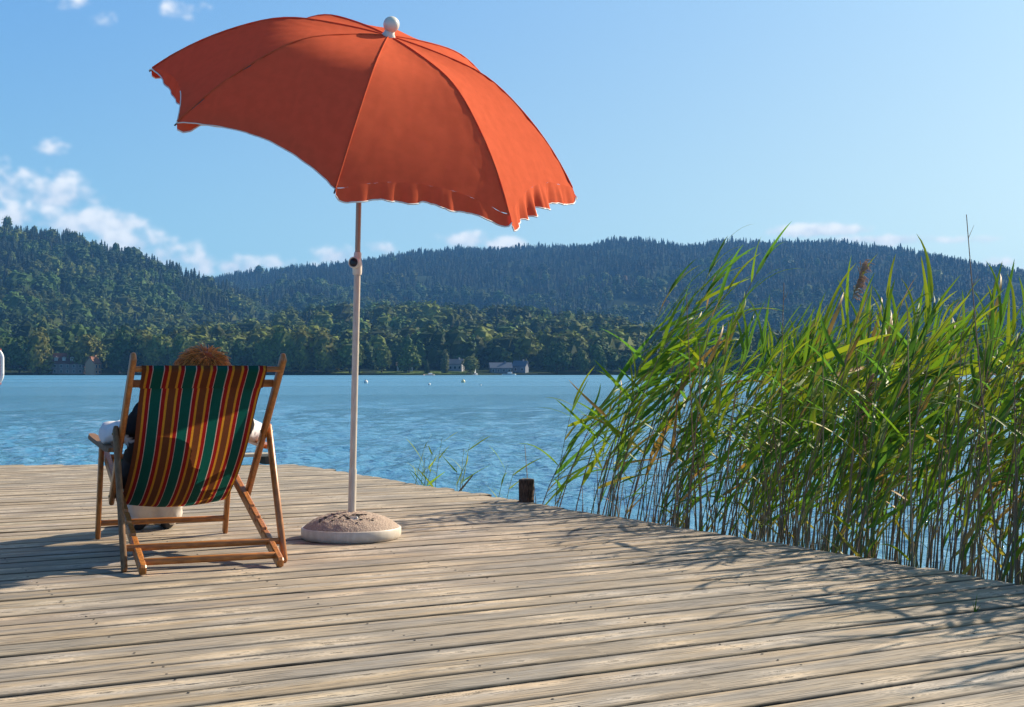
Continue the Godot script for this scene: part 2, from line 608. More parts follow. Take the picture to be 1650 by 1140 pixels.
func crown_mesh(s: int, lobes: Array, clumps: int, leaf: float, core := true) -> ArrayMesh:
	# a crown one unit high whose foot is at y = 0; lobes: [centre, radii]
	var r := RandomNumberGenerator.new()
	r.seed = s
	var st := start()
	st.set_smooth_group(-1)
	if core:
		for lobe in lobes:
			st.set_color(Color(0.62, 0.62, 0.62))
			var q := []
			for j in 5:
				var row := []
				for k in 6:
					var th := PI * j / 4.0
					var ph := TAU * (k + j * 0.5) / 6.0
					row.append(lobe[0] + Vector3(sin(th) * cos(ph), cos(th), sin(th) * sin(ph)) * lobe[1] * r.randf_range(0.72, 0.9))
				q.append(row)
			for j in 4:
				for k in 6:
					quad(st, q[j][k], q[j][(k + 1) % 6], q[j + 1][(k + 1) % 6], q[j + 1][k])
	for i in clumps:
		var lobe: Array = lobes[r.randi() % lobes.size()]
		var n := Vector3(r.randfn(), r.randfn(), r.randfn()).normalized()
		var p: Vector3 = lobe[0] + n * lobe[1] * pow(r.randf(), 0.22) * 1.04
		var f := (n + Vector3(r.randfn(), r.randfn() + 0.35, r.randfn()) * 0.55).normalized()
		var a := f.cross(Vector3(r.randfn(), r.randfn(), r.randfn())).normalized()
		var b := f.cross(a)
		var z := leaf * r.randf_range(0.6, 1.35)
		var t := r.randf_range(0.72, 1.3)
		st.set_color(Color(t * r.randf_range(0.88, 1.15), t, t * r.randf_range(0.8, 1.1)))
		quad(st, p - a * z - b * z * 0.5, p + b * z * 0.75, p + a * z - b * z * 0.35, p - f * z * 0.25 - b * z * 0.7)
	return done(st)

func conifer_mesh(s: int, tiers: int, sides: int, slim: float) -> ArrayMesh:
	var r := RandomNumberGenerator.new()
	r.seed = s
	var st := start()
	st.set_smooth_group(-1)
	for j in tiers:
		var y0 := 0.06 + 0.86 * j / tiers
		var y1 := minf(1.0, y0 + 1.9 / tiers * 0.62)
		var rad := slim * (1.0 - y0) * r.randf_range(0.85, 1.1)
		var turn := r.randf() * TAU
		for k in sides:
			var a := turn + TAU * k / sides
			var b := turn + TAU * (k + 1) / sides
			var ra := rad * r.randf_range(0.7, 1.15)
			var rb := rad * r.randf_range(0.55, 0.8)
			var t := r.randf_range(0.8, 1.2)
			st.set_color(Color(t, t, t))
			for p in [Vector3(0, y1, 0), Vector3(ra * cos(a), y0 - 0.03, ra * sin(a)), Vector3(rb * cos(b), y0 + 0.03, rb * sin(b))]: st.add_vertex(p)
	return done(st)

var shapes := {}

func build_tree_shapes() -> void:
	var wide := [[Vector3(0, 0.55, 0), Vector3(0.34, 0.4, 0.34)], [Vector3(0.18, 0.42, 0.1), Vector3(0.24, 0.3, 0.24)], [Vector3(-0.2, 0.46, -0.06), Vector3(0.22, 0.3, 0.24)]]
	var tall := [[Vector3(0, 0.6, 0), Vector3(0.22, 0.4, 0.22)], [Vector3(0.08, 0.36, 0.04), Vector3(0.2, 0.3, 0.2)], [Vector3(-0.09, 0.42, -0.05), Vector3(0.18, 0.3, 0.18)]]
	var oval := [[Vector3(0, 0.52, 0), Vector3(0.3, 0.47, 0.3)], [Vector3(0.1, 0.62, -0.1), Vector3(0.24, 0.3, 0.24)]]
	shapes.far_leafy = [crown_mesh(1, wide, 110, 0.075), crown_mesh(2, tall, 100, 0.068), crown_mesh(3, oval, 105, 0.07)]
	shapes.far_conifer = [conifer_mesh(4, 6, 8, 0.36), conifer_mesh(5, 7, 7, 0.28)]
	shapes.leafy = [crown_mesh(11, [[Vector3(0, 0.6, 0), Vector3(0.3, 0.36, 0.3)], [Vector3(0.22, 0.42, 0.06), Vector3(0.2, 0.24, 0.2)], [Vector3(-0.24, 0.45, -0.04), Vector3(0.2, 0.26, 0.2)], [Vector3(0.04, 0.3, 0.16), Vector3(0.26, 0.24, 0.2)], [Vector3(-0.08, 0.78, -0.05), Vector3(0.17, 0.2, 0.17)]], 620, 0.045),
		crown_mesh(12, [[Vector3(0, 0.62, 0), Vector3(0.2, 0.36, 0.2)], [Vector3(0.1, 0.38, 0.06), Vector3(0.2, 0.26, 0.2)], [Vector3(-0.12, 0.46, -0.04), Vector3(0.16, 0.3, 0.16)], [Vector3(0.0, 0.22, 0.04), Vector3(0.22, 0.2, 0.2)]], 560, 0.042),
		crown_mesh(13, [[Vector3(-0.1, 0.55, 0), Vector3(0.26, 0.3, 0.26)], [Vector3(0.2, 0.66, 0.0), Vector3(0.22, 0.3, 0.22)], [Vector3(0.3, 0.36, 0.1), Vector3(0.2, 0.26, 0.2)], [Vector3(-0.3, 0.34, 0.0), Vector3(0.2, 0.26, 0.2)], [Vector3(0.02, 0.26, 0.16), Vector3(0.3, 0.24, 0.2)]], 640, 0.045),
		crown_mesh(14, [[Vector3(0, 0.52, 0), Vector3(0.4, 0.42, 0.4)], [Vector3(0.08, 0.66, 0.1), Vector3(0.3, 0.3, 0.3)]], 620, 0.045)]
	shapes.slim = crown_mesh(15, [[Vector3(0, 0.5, 0), Vector3(0.12, 0.5, 0.12)], [Vector3(0.03, 0.35, 0), Vector3(0.13, 0.32, 0.13)]], 420, 0.036)
	shapes.cone = conifer_mesh(16, 12, 11, 0.26)
	var t := start()
	sweep(t, [Vector3(0, -0.05, 0), Vector3(0.004, 0.2, 0), Vector3(-0.004, 0.5, 0.004), Vector3(0, 0.8, 0)], [0.028, 0.02, 0.014, 0.005], 7)
	sweep(t, [Vector3(0, 0.22, 0), Vector3(0.1, 0.42, 0.03), Vector3(0.17, 0.55, 0.05)], [0.012, 0.008, 0.003], 5)
	sweep(t, [Vector3(0, 0.26, 0), Vector3(-0.1, 0.44, -0.03), Vector3(-0.18, 0.54, -0.04)], [0.012, 0.008, 0.003], 5)
	shapes.trunk = done(t)

func build_forest() -> void:
	rng.seed = 7001
	var patchy := noise(51, 0.004, 3)
	var kinds := noise(52, 0.0035, 3)
	# what each bearing can see: the steepest line of sight so far, kept every 20 m
	var bins := 260
	var seen := []
	for b in bins:
		var t := lerpf(-0.56, 0.58, float(b) / (bins - 1))
		var steep := -1.0
		var row := PackedFloat32Array()
		for k in 130:
			var d := 600.0 + k * 20.0
			row.append(steep)
			steep = maxf(steep, (land(t * d, d) + 6.0 - 0.75) / d)
		seen.append(row)
	var leafy := [[], [], []]
	var leafy_tint := [[], [], []]
	var conifer := [[], []]
	var conifer_tint := [[], []]
	var d := 640.0
	while d < 3180.0:
		var gap := 9.5 + (d - 640.0) / 2500.0 * 3.5
		var x := -0.54 * d
		while x < 0.56 * d:
			var px := x + rng.randf_range(-0.85, 0.85) * gap
			var pd := d + rng.randf_range(-0.85, 0.85) * gap
			x += gap
			var s := pd - shore(px)
			if s < 14.0 or (s < 38.0 and absf(px + 18.0) < 48.0): continue
			var g := land(px, pd)
			var kind := kinds.get_noise_2d(px, pd) * 1.0 + (g - 78.0) / 130.0 + rng.randfn(0.0, 0.26)
			var is_conifer := kind > 0.0
			var high := rng.randf_range(12.0, 19.0) if is_conifer else rng.randf_range(12.0, 22.0)
			high *= lerpf(0.75, 1.25 if g < 70.0 else 1.02, clampf(0.5 + kinds.get_noise_2d(px * 4.0, pd * 4.0 + 500.0) * 1.3, 0.0, 1.0))
			if s < 40.0: high *= 0.8
			var b := clampi(int((px / pd + 0.56) / 1.14 * (bins - 1)), 0, bins - 1)
			var k := clampi(int((pd - 600.0) / 20.0), 0, 129)
			if (g + high) / pd < seen[b][k] - 0.002: continue
			var p := patchy.get_noise_2d(px, pd)
			if p > 0.40 and g > 20.0: continue   # clearings
			var basis := Basis(Vector3.UP, rng.randf() * TAU)
			var t := rng.randf_range(0.65, 1.35) * (1.0 + 0.55 * clampf(kinds.get_noise_2d(px * 3.0 + 900.0, pd * 3.0) * 1.6, -0.8, 1.0))
			if is_conifer:
				var wide := high * rng.randf_range(0.85, 1.15)
				var i := rng.randi() % 2
				conifer[i].append(Transform3D(basis.scaled(Vector3(wide, high, wide)), Vector3(px, g - 0.5, -pd)))
				conifer_tint[i].append(Color(0.014 * t, 0.032 * t, 0.015 * t))
			else:
				var wide := high * rng.randf_range(0.9, 1.35)
				var i := rng.randi() % 3
				leafy[i].append(Transform3D(basis.scaled(Vector3(wide, high, wide)), Vector3(px, g - 0.8, -pd)))
				var y := clampf(p * 2.2 + 0.15 + rng.randfn(0.0, 0.22), 0.0, 1.0)
				var c := Color(0.050, 0.098, 0.019).lerp(Color(0.15, 0.175, 0.026), y)
				if rng.randf() < 0.0015 or (rng.randf() < 0.25 and absf(px + 500.0) < 30.0 and absf(pd - 1130.0) < 45.0): c = Color(0.22, 0.13, 0.03)
				leafy_tint[i].append(Color(c.r * t, c.g * t, c.b * t))
		d += gap
	var words := ["rounded broad-leaved trees of the hill forest", "upright broad-leaved trees of the hill forest", "oval broad-leaved trees of the hill forest"]
	for i in 3:
		tag(scatter("broadleaf_forest", shapes.far_leafy[i], M.crown, leafy[i], leafy_tint[i]), words[i] + " beyond the lake, one mass", "forest", "", "stuff")
	for i in 2:
		tag(scatter("conifer_forest", shapes.far_conifer[i], M.crown, conifer[i], conifer_tint[i]), ["dark broad spruces", "dark slender spruces"][i] + " covering the upper slopes of the hills", "forest", "", "stuff")
	print("forest ", leafy[0].size() * 3, " ", conifer[0].size() * 2)

func shore_tree(called: String, crown: Mesh, at: Vector3, high: float, wide: float, tint: Color, label: String, group := "") -> void:
	var o := thing(called, label, "tree", at, rng.randf() * TAU, group)
	var t := put("trunk", shapes.trunk, M.bark, o)
	t.scale = Vector3(high, high, high)
	var key := "tint_%d_%d_%d" % [int(tint.r * 400), int(tint.g * 400), int(tint.b * 400)]
	if not M.has(key):
		var m: StandardMaterial3D = M.crown.duplicate()
		m.albedo_color = tint.linear_to_srgb()
		M[key] = m
	var c := put("crown", crown, M[key], o)
	c.scale = Vector3(wide, high, wide)

func build_shore_trees() -> void:
	rng.seed = 6100
	var tints := [Color(0.07, 0.125, 0.025), Color(0.10, 0.15, 0.03), Color(0.125, 0.165, 0.035), Color(0.05, 0.095, 0.022), Color(0.15, 0.155, 0.03)]
	# the mature trees at the water's edge, rank behind rank
	var x := -345.0
	while x < 330.0:
		var left := x < -95.0
		x += rng.randf_range(7.0, 11.0) if left else rng.randf_range(8.5, 16.0)
		if not left and rng.randf() < 0.25: continue
		if x > -64.0 and x < 28.0 and rng.randf() < 0.85: continue
		var s := rng.randf_range(5.0, 12.0)
		if absf(x + 214.0) < 15.0 and rng.randf() < 0.6: continue
		var d := shore(x) + s
		var high := rng.randf_range(16.0, 26.0) if left else rng.randf_range(10.0, 19.0)
		var i := rng.randi() % 4
		var tint: Color = tints[rng.randi() % (5 if left else 4)]
		shore_tree("shore_tree", shapes.leafy[i], W(x, land(x, d) - 0.6, d), high, high * rng.randf_range(0.75, 1.1), tint, "leafy green tree on the far shore, " + ("left of the house with dormers" if x < -224.0 else ("between the house with dormers and the parasol pole" if x < -85.0 else ("between the parasol pole and the blue roofed houses" if x < 5.0 else "behind the reeds"))), "leafy trees along the far shore")
	var special := [
		["willow_tree", shapes.leafy[3], -21.0, 8.0, 9.5, 11.5, Color(0.14, 0.17, 0.045), "pale green rounded tree standing alone on the far lawn"],
		["poplar_tree", shapes.slim, -33.0, 8.0, 12.5, 17.0, Color(0.13, 0.145, 0.05), "pale slim upright tree next to the small white villa on the far shore"],
		["fir_tree", shapes.cone, -42.0, 10.0, 8.0, 10.0, Color(0.05, 0.09, 0.03), "small green pointed fir behind the red and white boat"],
		["poplar_tree", shapes.slim, -168.0, 9.0, 17.0, 15.0, Color(0.10, 0.13, 0.04), "tall narrow poplar on the far shore above the reader's hair"],
		["bush", shapes.leafy[1], -76.0, 5.0, 5.5, 8.0, Color(0.05, 0.075, 0.03), "low dark bush at the water's edge beside the pale lawn"],
		["shore_tree", shapes.leafy[0], -92.0, 12.0, 17.0, 15.0, Color(0.075, 0.105, 0.03), "large lit tree on the far shore just beside the parasol pole"],
	]
	for q in special:
		var d: float = shore(q[2]) + q[3]
		shore_tree(q[0], q[1], W(q[2], land(q[2], d) - 0.3, d), q[4], q[5], q[6], q[7])

func house(called: String, label: String, x: float, d: float, size: Vector3, roof_high: float, turn: float, wall: Color, roof: Color, cols: int, rows: int, dormers := 0, group := "") -> void:
	var o := thing(called, label, "house", Vector3(x, land(x, d) - 0.2, -d), turn, group)
	var wm := std(wall, 0.85)
	var rm := std(roof, 0.85)
	var st := start()
	box(st, Vector3(0, size.y / 2 - 0.6, 0), size + Vector3(0, 1.2, 0))
	st.set_smooth_group(-1)
	for s in [-1.0, 1.0]:   # gables
		var e: float = s * size.x / 2
		for p in [Vector3(e, size.y, -size.z / 2), Vector3(e, size.y + roof_high, 0), Vector3(e, size.y, size.z / 2)]: st.add_vertex(p)
	piece("wall", st, wm, o)
	st = start()
	var slope := Vector2(size.z / 2 + 0.5, roof_high)
	for s in [-1.0, 1.0]:
		var tilt := Basis(Vector3.RIGHT, s * atan2(roof_high, size.z / 2))
		box(st, Vector3(0, size.y + roof_high / 2 + 0.06, s * size.z / 4 * 1.06), Vector3(size.x + 0.9, 0.22, slope.length()), tilt)
	var r := piece("roof", st, rm, o)
	st = start()
	box(st, Vector3(size.x * 0.22, size.y + roof_high + 0.2, 0.3), Vector3(0.7, 1.5, 0.7))
	piece("chimney", st, wm, r)
	var pane: StandardMaterial3D = M.get("pane")
	if pane == null:
		pane = std(lin(0.02, 0.025, 0.035), 0.15)
		M.pane = pane
		M.frame = std(lin(0.5, 0.48, 0.46), 0.6)
	for j in rows:
		for i in cols:
			var wx := size.x * ((i + 0.5) / cols - 0.5)
			var wy := size.y * (j + 0.5) / rows
			st = start()
			box(st, Vector3(wx, wy, size.z / 2 + 0.03), Vector3(1.25, 1.6, 0.12))
			var f := piece("window", st, M.frame, o)
			st = start()
			box(st, Vector3(wx, wy, size.z / 2 + 0.08), Vector3(0.95, 1.3, 0.1))
			piece("pane", st, pane, f)
	for i in dormers:
		var wx := size.x * ((i + 0.5) / dormers - 0.5)
		st = start()
		box(st, Vector3(wx, size.y + roof_high * 0.42, size.z * 0.34), Vector3(1.5, 1.5, 1.6))
		for s in [-1.0, 1.0]:
			box(st, Vector3(wx + s * 0.45, size.y + roof_high * 0.42 + 0.95, size.z * 0.34), Vector3(1.25, 0.14, 1.9), Basis(Vector3.BACK, -s * 0.55))
		piece("dormer", st, M.frame, r)

func build_far_shore() -> void:
	var roof_red := lin(0.11, 0.035, 0.03)
	house("lake_house", "large house with long dark red roof and white dormers on the far shore", -218.0, 672.0, Vector3(15.0, 5.0, 9.0), 5.0, 0.12, lin(0.22, 0.18, 0.17), roof_red, 5, 2, 4)
	house("gabled_house", "orange lit narrow gabled house beside the large red roofed house", -205.0, 668.0, Vector3(6.5, 5.5, 5.0), 3.2, 1.35, lin(0.55, 0.30, 0.17), lin(0.24, 0.09, 0.05), 2, 2)
	house("cottage", "low pale cottage on the far lawn near the low dark bush", -54.0, 688.0, Vector3(8.0, 2.8, 5.0), 1.6, 0.1, lin(0.55, 0.5, 0.47), lin(0.13, 0.09, 0.09), 3, 1)
	house("villa", "small white villa between the slim tree and the rounded tree", -28.5, 700.0, Vector3(7.0, 3.6, 6.0), 2.4, -0.2, lin(0.33, 0.32, 0.33), lin(0.18, 0.17, 0.18), 3, 1)
	house("boat_house", "long low house with a pale blue grey roof behind the moored boats", -6.0, 706.0, Vector3(11.0, 2.6, 6.0), 2.6, 0.15, lin(0.16, 0.18, 0.21), lin(0.10, 0.13, 0.18), 4, 1)
	house("boat_house", "smaller blue roofed house uphill from the long low house", 4.5, 716.0, Vector3(7.0, 3.4, 6.0), 2.6, -0.3, lin(0.18, 0.20, 0.25), lin(0.08, 0.12, 0.18), 2, 1)
	house("hill_house", "white house half hidden among trees behind the tall reeds", 138.0, 850.0, Vector3(11.0, 6.0, 8.0), 3.0, 0.1, lin(0.75, 0.74, 0.72), lin(0.30, 0.27, 0.26), 4, 2)
	house("hill_house", "pale house on the slope at the edge of the reed bed", 57.0, 800.0, Vector3(7.0, 4.0, 6.0), 2.6, -0.1, lin(0.6, 0.6, 0.62), lin(0.20, 0.19, 0.2), 3, 2)
	# lawns and a landing stage along the water
	for q in [[-90.0, 32.0, "pale strip of lawn at the water beside the parasol pole"], [-45.0, 44.0, "sunlit lawn in front of the far cottages"]]:
		var x0: float = q[0]
		var wide: float = q[1]
		var m := grid(16, 4, func(u: float, v: float):
			var x := x0 + (u - 0.5) * wide
			var d := shore(x) + 2.0 + v * 16.0
			return Vector3(x, land(x, d) + 0.35, -d))
		tag(put("lawn", m, M.lawn), q[2], "lawn", "", "structure")
	var st := start()
	var jetty := thing("jetty", "low wooden landing stage along the far shore behind the boats", "jetty", W(2.0, WATER, 689.0))
	box(st, Vector3(0, 0.55, 0), Vector3(22.0, 0.25, 2.0))
	piece("deck_boards", st, std(lin(0.22, 0.17, 0.13), 0.9), jetty)
	for i in 8:
		st = start()
		sweep(st, [Vector3(-10.5 + i * 3.0, -1.5, 0.8), Vector3(-10.5 + i * 3.0, 0.9, 0.8)], [0.14, 0.12], 8)
		piece("post", st, M.bark, jetty)

func hull(length: float, wide: float, high: float) -> ArrayMesh:
	return grid(14, 8, func(u: float, v: float):
		var t: float = u * 2.0 - 1.0
		var w: float = wide / 2 * pow(maxf(0.0, 1.0 - pow(maxf(t, 0.0), 2.2)), 0.8) * (0.86 + 0.14 * minf(1.0, t + 2.0))
		var a: float = PI * v
		var sheer: float = 0.12 * high * t * t
		return Vector3(t * length / 2, -sin(a) * high * 0.55 + high * 0.55 + sheer - (0.0), cos(a) * w))

func boat(called: String, label: String, x: float, d: float, length: float, turn: float, paint: Color, cabin: Color, mast := 0.0) -> void:
	var o := thing(called, label, "boat", W(x, WATER - 0.12, d), turn)
	put("hull", hull(length, length * 0.36, length * 0.17), std(paint, 0.35), o)
	var st := start()
	box(st, Vector3(0, length * 0.105, 0), Vector3(length * 0.8, 0.05, length * 0.27), Basis.IDENTITY, 0.01)
	piece("deck_floor", st, std(lin(0.5, 0.42, 0.33), 0.6), o)
	st = start()
	box(st, Vector3(length * 0.06, length * 0.17, 0), Vector3(length * 0.34, length * 0.13, length * 0.22), Basis.IDENTITY, length * 0.03)
	piece("cabin", st, std(cabin, 0.4), o)
	if mast > 0.0:
		st = start()
		sweep(st, [Vector3(0, 0.3, 0), Vector3(0, mast, 0)], [0.06, 0.04], 8)
		piece("mast", st, M.frame, o)
		var sail := grid(6, 8, func(u: float, v: float): return Vector3(-0.15 - u * length * 0.42 * (1.0 - v), length * 0.24 + v * (mast * 0.93 - length * 0.24), 0.28 * sin(u * PI) * (1.0 - v)))
		var sm := std(lin(0.5, 0.49, 0.47), 0.8)
		sm.backlight_enabled = true
		sm.backlight = Color(0.5, 0.5, 0.5)
		put("sail", sail, sm, o)

func buoy(label: String, x: float, d: float, r: float, c: Color) -> void:
	var o := thing("buoy", label, "buoy", W(x, WATER, d), 0.0, "mooring buoys on the lake")
	var st := start()
	var prof := []
	for i in 11:
		var a := -PI / 2 + PI * i / 10.0
		prof.append(Vector2(maxf(0.0, cos(a)) * r, r * 0.55 + sin(a) * r))
	lathe(st, prof, 18)
	piece("float_ball", st, std(c, 0.4), o)
	st = start()
	lathe(st, [Vector2(r * 0.3, r * 1.45), Vector2(r * 0.3, r * 1.62), Vector2(r * 0.1, r * 1.75), Vector2(0, r * 1.76)], 12)
	piece("cap", st, M.dark_plastic, o)

func build_lake_things() -> void:
	boat("motor_boat", "small white and red boat afloat near the far shore beyond the buoys", -37.5, 620.0, 5.2, 0.5, lin(0.75, 0.5, 0.45), lin(0.8, 0.75, 0.72))
	boat("sailing_boat", "white sailing boat moored in front of the rounded far tree", -17.8, 672.0, 4.6, 1.2, lin(0.5, 0.5, 0.5), lin(0.4, 0.42, 0.45), 3.6)
	boat("motor_boat", "long white boat moored at the landing stage under the blue roofs", -1.5, 682.0, 7.0, 0.08, lin(0.72, 0.72, 0.72), lin(0.7, 0.7, 0.7))
	buoy("white buoy with a shaded side nearest to the parasol pole", -16.6, 155.0, 0.24, lin(0.75, 0.73, 0.7))
	buoy("small white buoy below the red and white boat", -8.0, 132.0, 0.13, lin(0.8, 0.78, 0.75))
	buoy("yellowish white buoy, farthest from the parasol pole of the large buoys", -5.9, 165.0, 0.24, lin(0.75, 0.68, 0.42))
	buoy("tiny white buoy low on the water toward the reeds", -2.9, 127.0, 0.07, lin(0.7, 0.7, 0.7))

# ------------------------------------------------------------------ the deck
func on_deck(t: float, y: float, s: float) -> Vector3:
	return DECK_AT + DECK_W * t + DECK_E * s + Vector3(0, y, 0)

func build_deck() -> void:
	rng.seed = 808
	var deck := Node3D.new()
	deck.name = "wooden_deck"
	add_child(deck)
	deck.position = DECK_AT
	deck.rotation.y = PI + 0.5133
	tag(deck, "weathered grey wooden deck of long boards over the water", "deck", "", "structure")
	var screws := []
	var prof := [Vector2(-0.0725, -0.024), Vector2(-0.0725, -0.005), Vector2(-0.0705, -0.0012), Vector2(-0.066, 0.0), Vector2(-0.02, 0.0012), Vector2(0.02, 0.0012), Vector2(0.066, 0.0), Vector2(0.0705, -0.0012), Vector2(0.0725, -0.005), Vector2(0.0725, -0.024)]
	var k := 0
	var s := -2.7
	while s < 8.9:
		var t0 := 0.0 + rng.randf_range(-0.012, 0.02)
		if rng.randf() < 0.12: t0 -= rng.randf_range(0.02, 0.05)
		if s > 7.2: t0 = maxf(t0, (s - 7.2) / 0.563)
		var t1 := 8.6
		var wide := rng.randf_range(0.945, 0.98)
		var bow := rng.randfn(0.0, 0.0015)
		var tilt := rng.randfn(0.0, 0.004)
		var lift := rng.randfn(0.0, 0.0006)
		var tone := rng.randf_range(0.78, 1.12)
		var green := clampf(rng.randfn(0.15, 0.3), 0.0, 0.9)
		var fade := smoothstep(2.5, -1.5, s)
		var c := Color(1.07 * tone, 1.07 * tone * lerpf(0.985, 1.0, green), 1.07 * tone * lerpf(0.99, 0.88, green))
		var off := rng.randf() * 4.0
		var st := start()
		st.set_smooth_group(0)
		var segs := 6
		var rows := []
		for i in segs + 1:
			var t := lerpf(t0, t1, pow(float(i) / segs, 1.3))
			var row := []
			for j in prof.size():
				var z: float = prof[j].x * wide + bow * sin(t * 1.1 + k)
				var y: float = prof[j].y + prof[j].x * tilt + lift + 0.0012 * sin(t * 0.9 + k * 2.0)
				row.append([Vector3(t, y, z), Vector2((t + off) / 4.1, clampf(prof[j].x / 0.145 + 0.5, 0.02, 0.98))])
			rows.append(row)
		for i in segs:
			for j in prof.size() - 1:
				for q in [rows[i][j], rows[i + 1][j + 1], rows[i + 1][j], rows[i][j], rows[i][j + 1], rows[i + 1][j + 1]]:
					st.set_color(c * lerpf(1.26, 0.90, clampf(q[0].x / 4.5, 0.0, 1.0)) * (0.36 if j < 1 or j > 7 else (0.6 if j == 1 or j == 7 else 1.0)))   # shade of the gaps painted into the flanks
					st.set_uv(q[1])
					st.add_vertex(q[0])
		st.set_smooth_group(-1)
		for i in [0, segs]:
			for j in range(1, prof.size() - 1):
				for q in ([rows[i][0], rows[i][j + 1], rows[i][j]] if i else [rows[i][0], rows[i][j], rows[i][j + 1]]):
					st.set_uv(q[1])
					st.add_vertex(q[0])
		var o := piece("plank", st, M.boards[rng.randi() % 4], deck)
		o.position = Vector3(0, 0, s)
		for j in 9:
			var t := 0.16 + j * 0.72
			if t < t0: continue
			for e in [-0.04, 0.04]:
				if rng.randf() < 0.7:
					screws.append(Transform3D(Basis.IDENTITY, Vector3(t + rng.randfn(0, 0.008), lift + 0.0016, s + e + rng.randfn(0, 0.005))))
		s += PITCH
		k += 1
	for j in 10:
		var st := start()
		box(st, Vector3(0.16 + j * 0.72, -0.105, 2.6), Vector3(0.07, 0.16, 10.4), Basis.IDENTITY, 0.004)
		piece("joist", st, M.joist, deck)
	for q in [[0.35, -1.5], [0.35, 1.8], [0.35, 5.0], [3.4, -1.5], [3.4, 1.8], [3.4, 5.0]]:
		var st := start()
		sweep(st, [Vector3(q[0], -2.2, q[1]), Vector3(q[0], -0.03, q[1])], [0.09, 0.085], 12)
		piece("deck_post", st, M.joist, deck)
	var dot := start()
	lathe(dot, [Vector2(0.0042, 0.0), Vector2(0.0036, 0.0009), Vector2(0.0, 0.0005)], 8)
	scatter("screw_head", done(dot), M.screw, screws, [], deck)

	# mooring post just off the edge
	var post := thing("mooring_post", "short dark brown wooden post standing at the deck's edge before the reeds", "post", W(0.085, WATER, 7.93), 0.35)
	var st := start()
	var bark := triplanar_noise(std(Color.WHITE, 0.9, 0.3), 14, Vector3(14, 2.0, 14), lin(0.045, 0.027, 0.018), lin(0.19, 0.12, 0.08), 1.2, 5, 0.04)
	var pts := []
	var rad := []
	for i in 8:
		pts.append(Vector3(0.002 * sin(i * 1.7), -0.6 + i * 0.1686, 0.0))
		rad.append(0.044 + 0.002 * sin(i * 2.1))
	sweep(st, pts, rad, 14)
	piece("shaft", st, bark, post)
	st = start()
	lathe(st, [Vector2(0.044, 0.574), Vector2(0.041, 0.583), Vector2(0.02, 0.586), Vector2(0.0, 0.583)], 14)
	piece("worn_top", st, triplanar_noise(std(Color.WHITE, 0.95), 15, Vector3(20, 20, 20), lin(0.10, 0.07, 0.05), lin(0.26, 0.20, 0.15)), post)

	# the low wooden step at the far corner
	var step := thing("wooden_step", "low weathered wooden step at the far corner of the deck behind the chair", "step", W(-2.17, 0.0, 11.22), 0.5)
	for q in [[-0.07, 0.06], [0.07, 0.066]]:
		st = start()
		box(st, Vector3(0, q[1] + 0.012, q[0]), Vector3(0.36, 0.026, 0.13), Basis.IDENTITY, 0.004)
		var b := piece("board", st, std(lin(0.42, 0.36, 0.28), 0.85), step)
		b.rotation.y = q[0] * 0.2
	for q in [-0.13, 0.13]:
		st = start()
		box(st, Vector3(q, 0.031, 0), Vector3(0.05, 0.062, 0.24), Basis.IDENTITY, 0.003)
		piece("bearer", st, M.joist, step)

	# white rounded board on a post, cut by the rim of the photograph
	var rescue := thing("rescue_board", "white rimmed rounded board on a post at the deck's far edge", "board", W(-4.55, 0.0, 11.35))
	var ring := []
	for i in 41:
		var a := TAU * i / 40.0
		var cx: float = 0.21 if cos(a) > 0 else -0.21
		var cy: float = 0.06 if sin(a) > 0 else -0.06
		ring.append(Vector3(cx + 0.1 * cos(a), 0.8 + cy + 0.1 * sin(a), 0))
	st = start()
	var rr := []
	for p in ring: rr.append(0.016)
	sweep(st, ring, rr, 10, false, Vector3.BACK)
	piece("rim", st, std(lin(0.8, 0.8, 0.8), 0.35), rescue)
	st = start()
	box(st, Vector3(0, 0.8, -0.004), Vector3(0.6, 0.30, 0.014), Basis.IDENTITY, 0.005)
	piece("panel", st, std(lin(0.55, 0.12, 0.09), 0.5), rescue)
	st = start()
	sweep(st, [Vector3(-0.05, 0, -0.04), Vector3(-0.05, 1.05, -0.04)], [0.024, 0.024], 12)
	piece("post", st, std(lin(0.7, 0.7, 0.7), 0.4), rescue)

	# a blade of grass in a gap
	var sprout := thing("grass_sprout", "tiny green grass sprout growing from a gap between the boards", "grass sprout", W(1.455, -0.02, 4.30))
	for q in [[0.075, 0.004, 0.2], [0.05, -0.006, -0.5], [0.042, 0.012, 1.0]]:
		st = start()
		sweep(st, [Vector3(0, 0, 0), Vector3(q[1] * 0.4, q[0] * 0.55, 0.002), Vector3(q[1] * 1.4, q[0], 0.006)], [0.0022, 0.0018, 0.0004], 5)
		piece("blade", st, M.leaves[0], sprout)

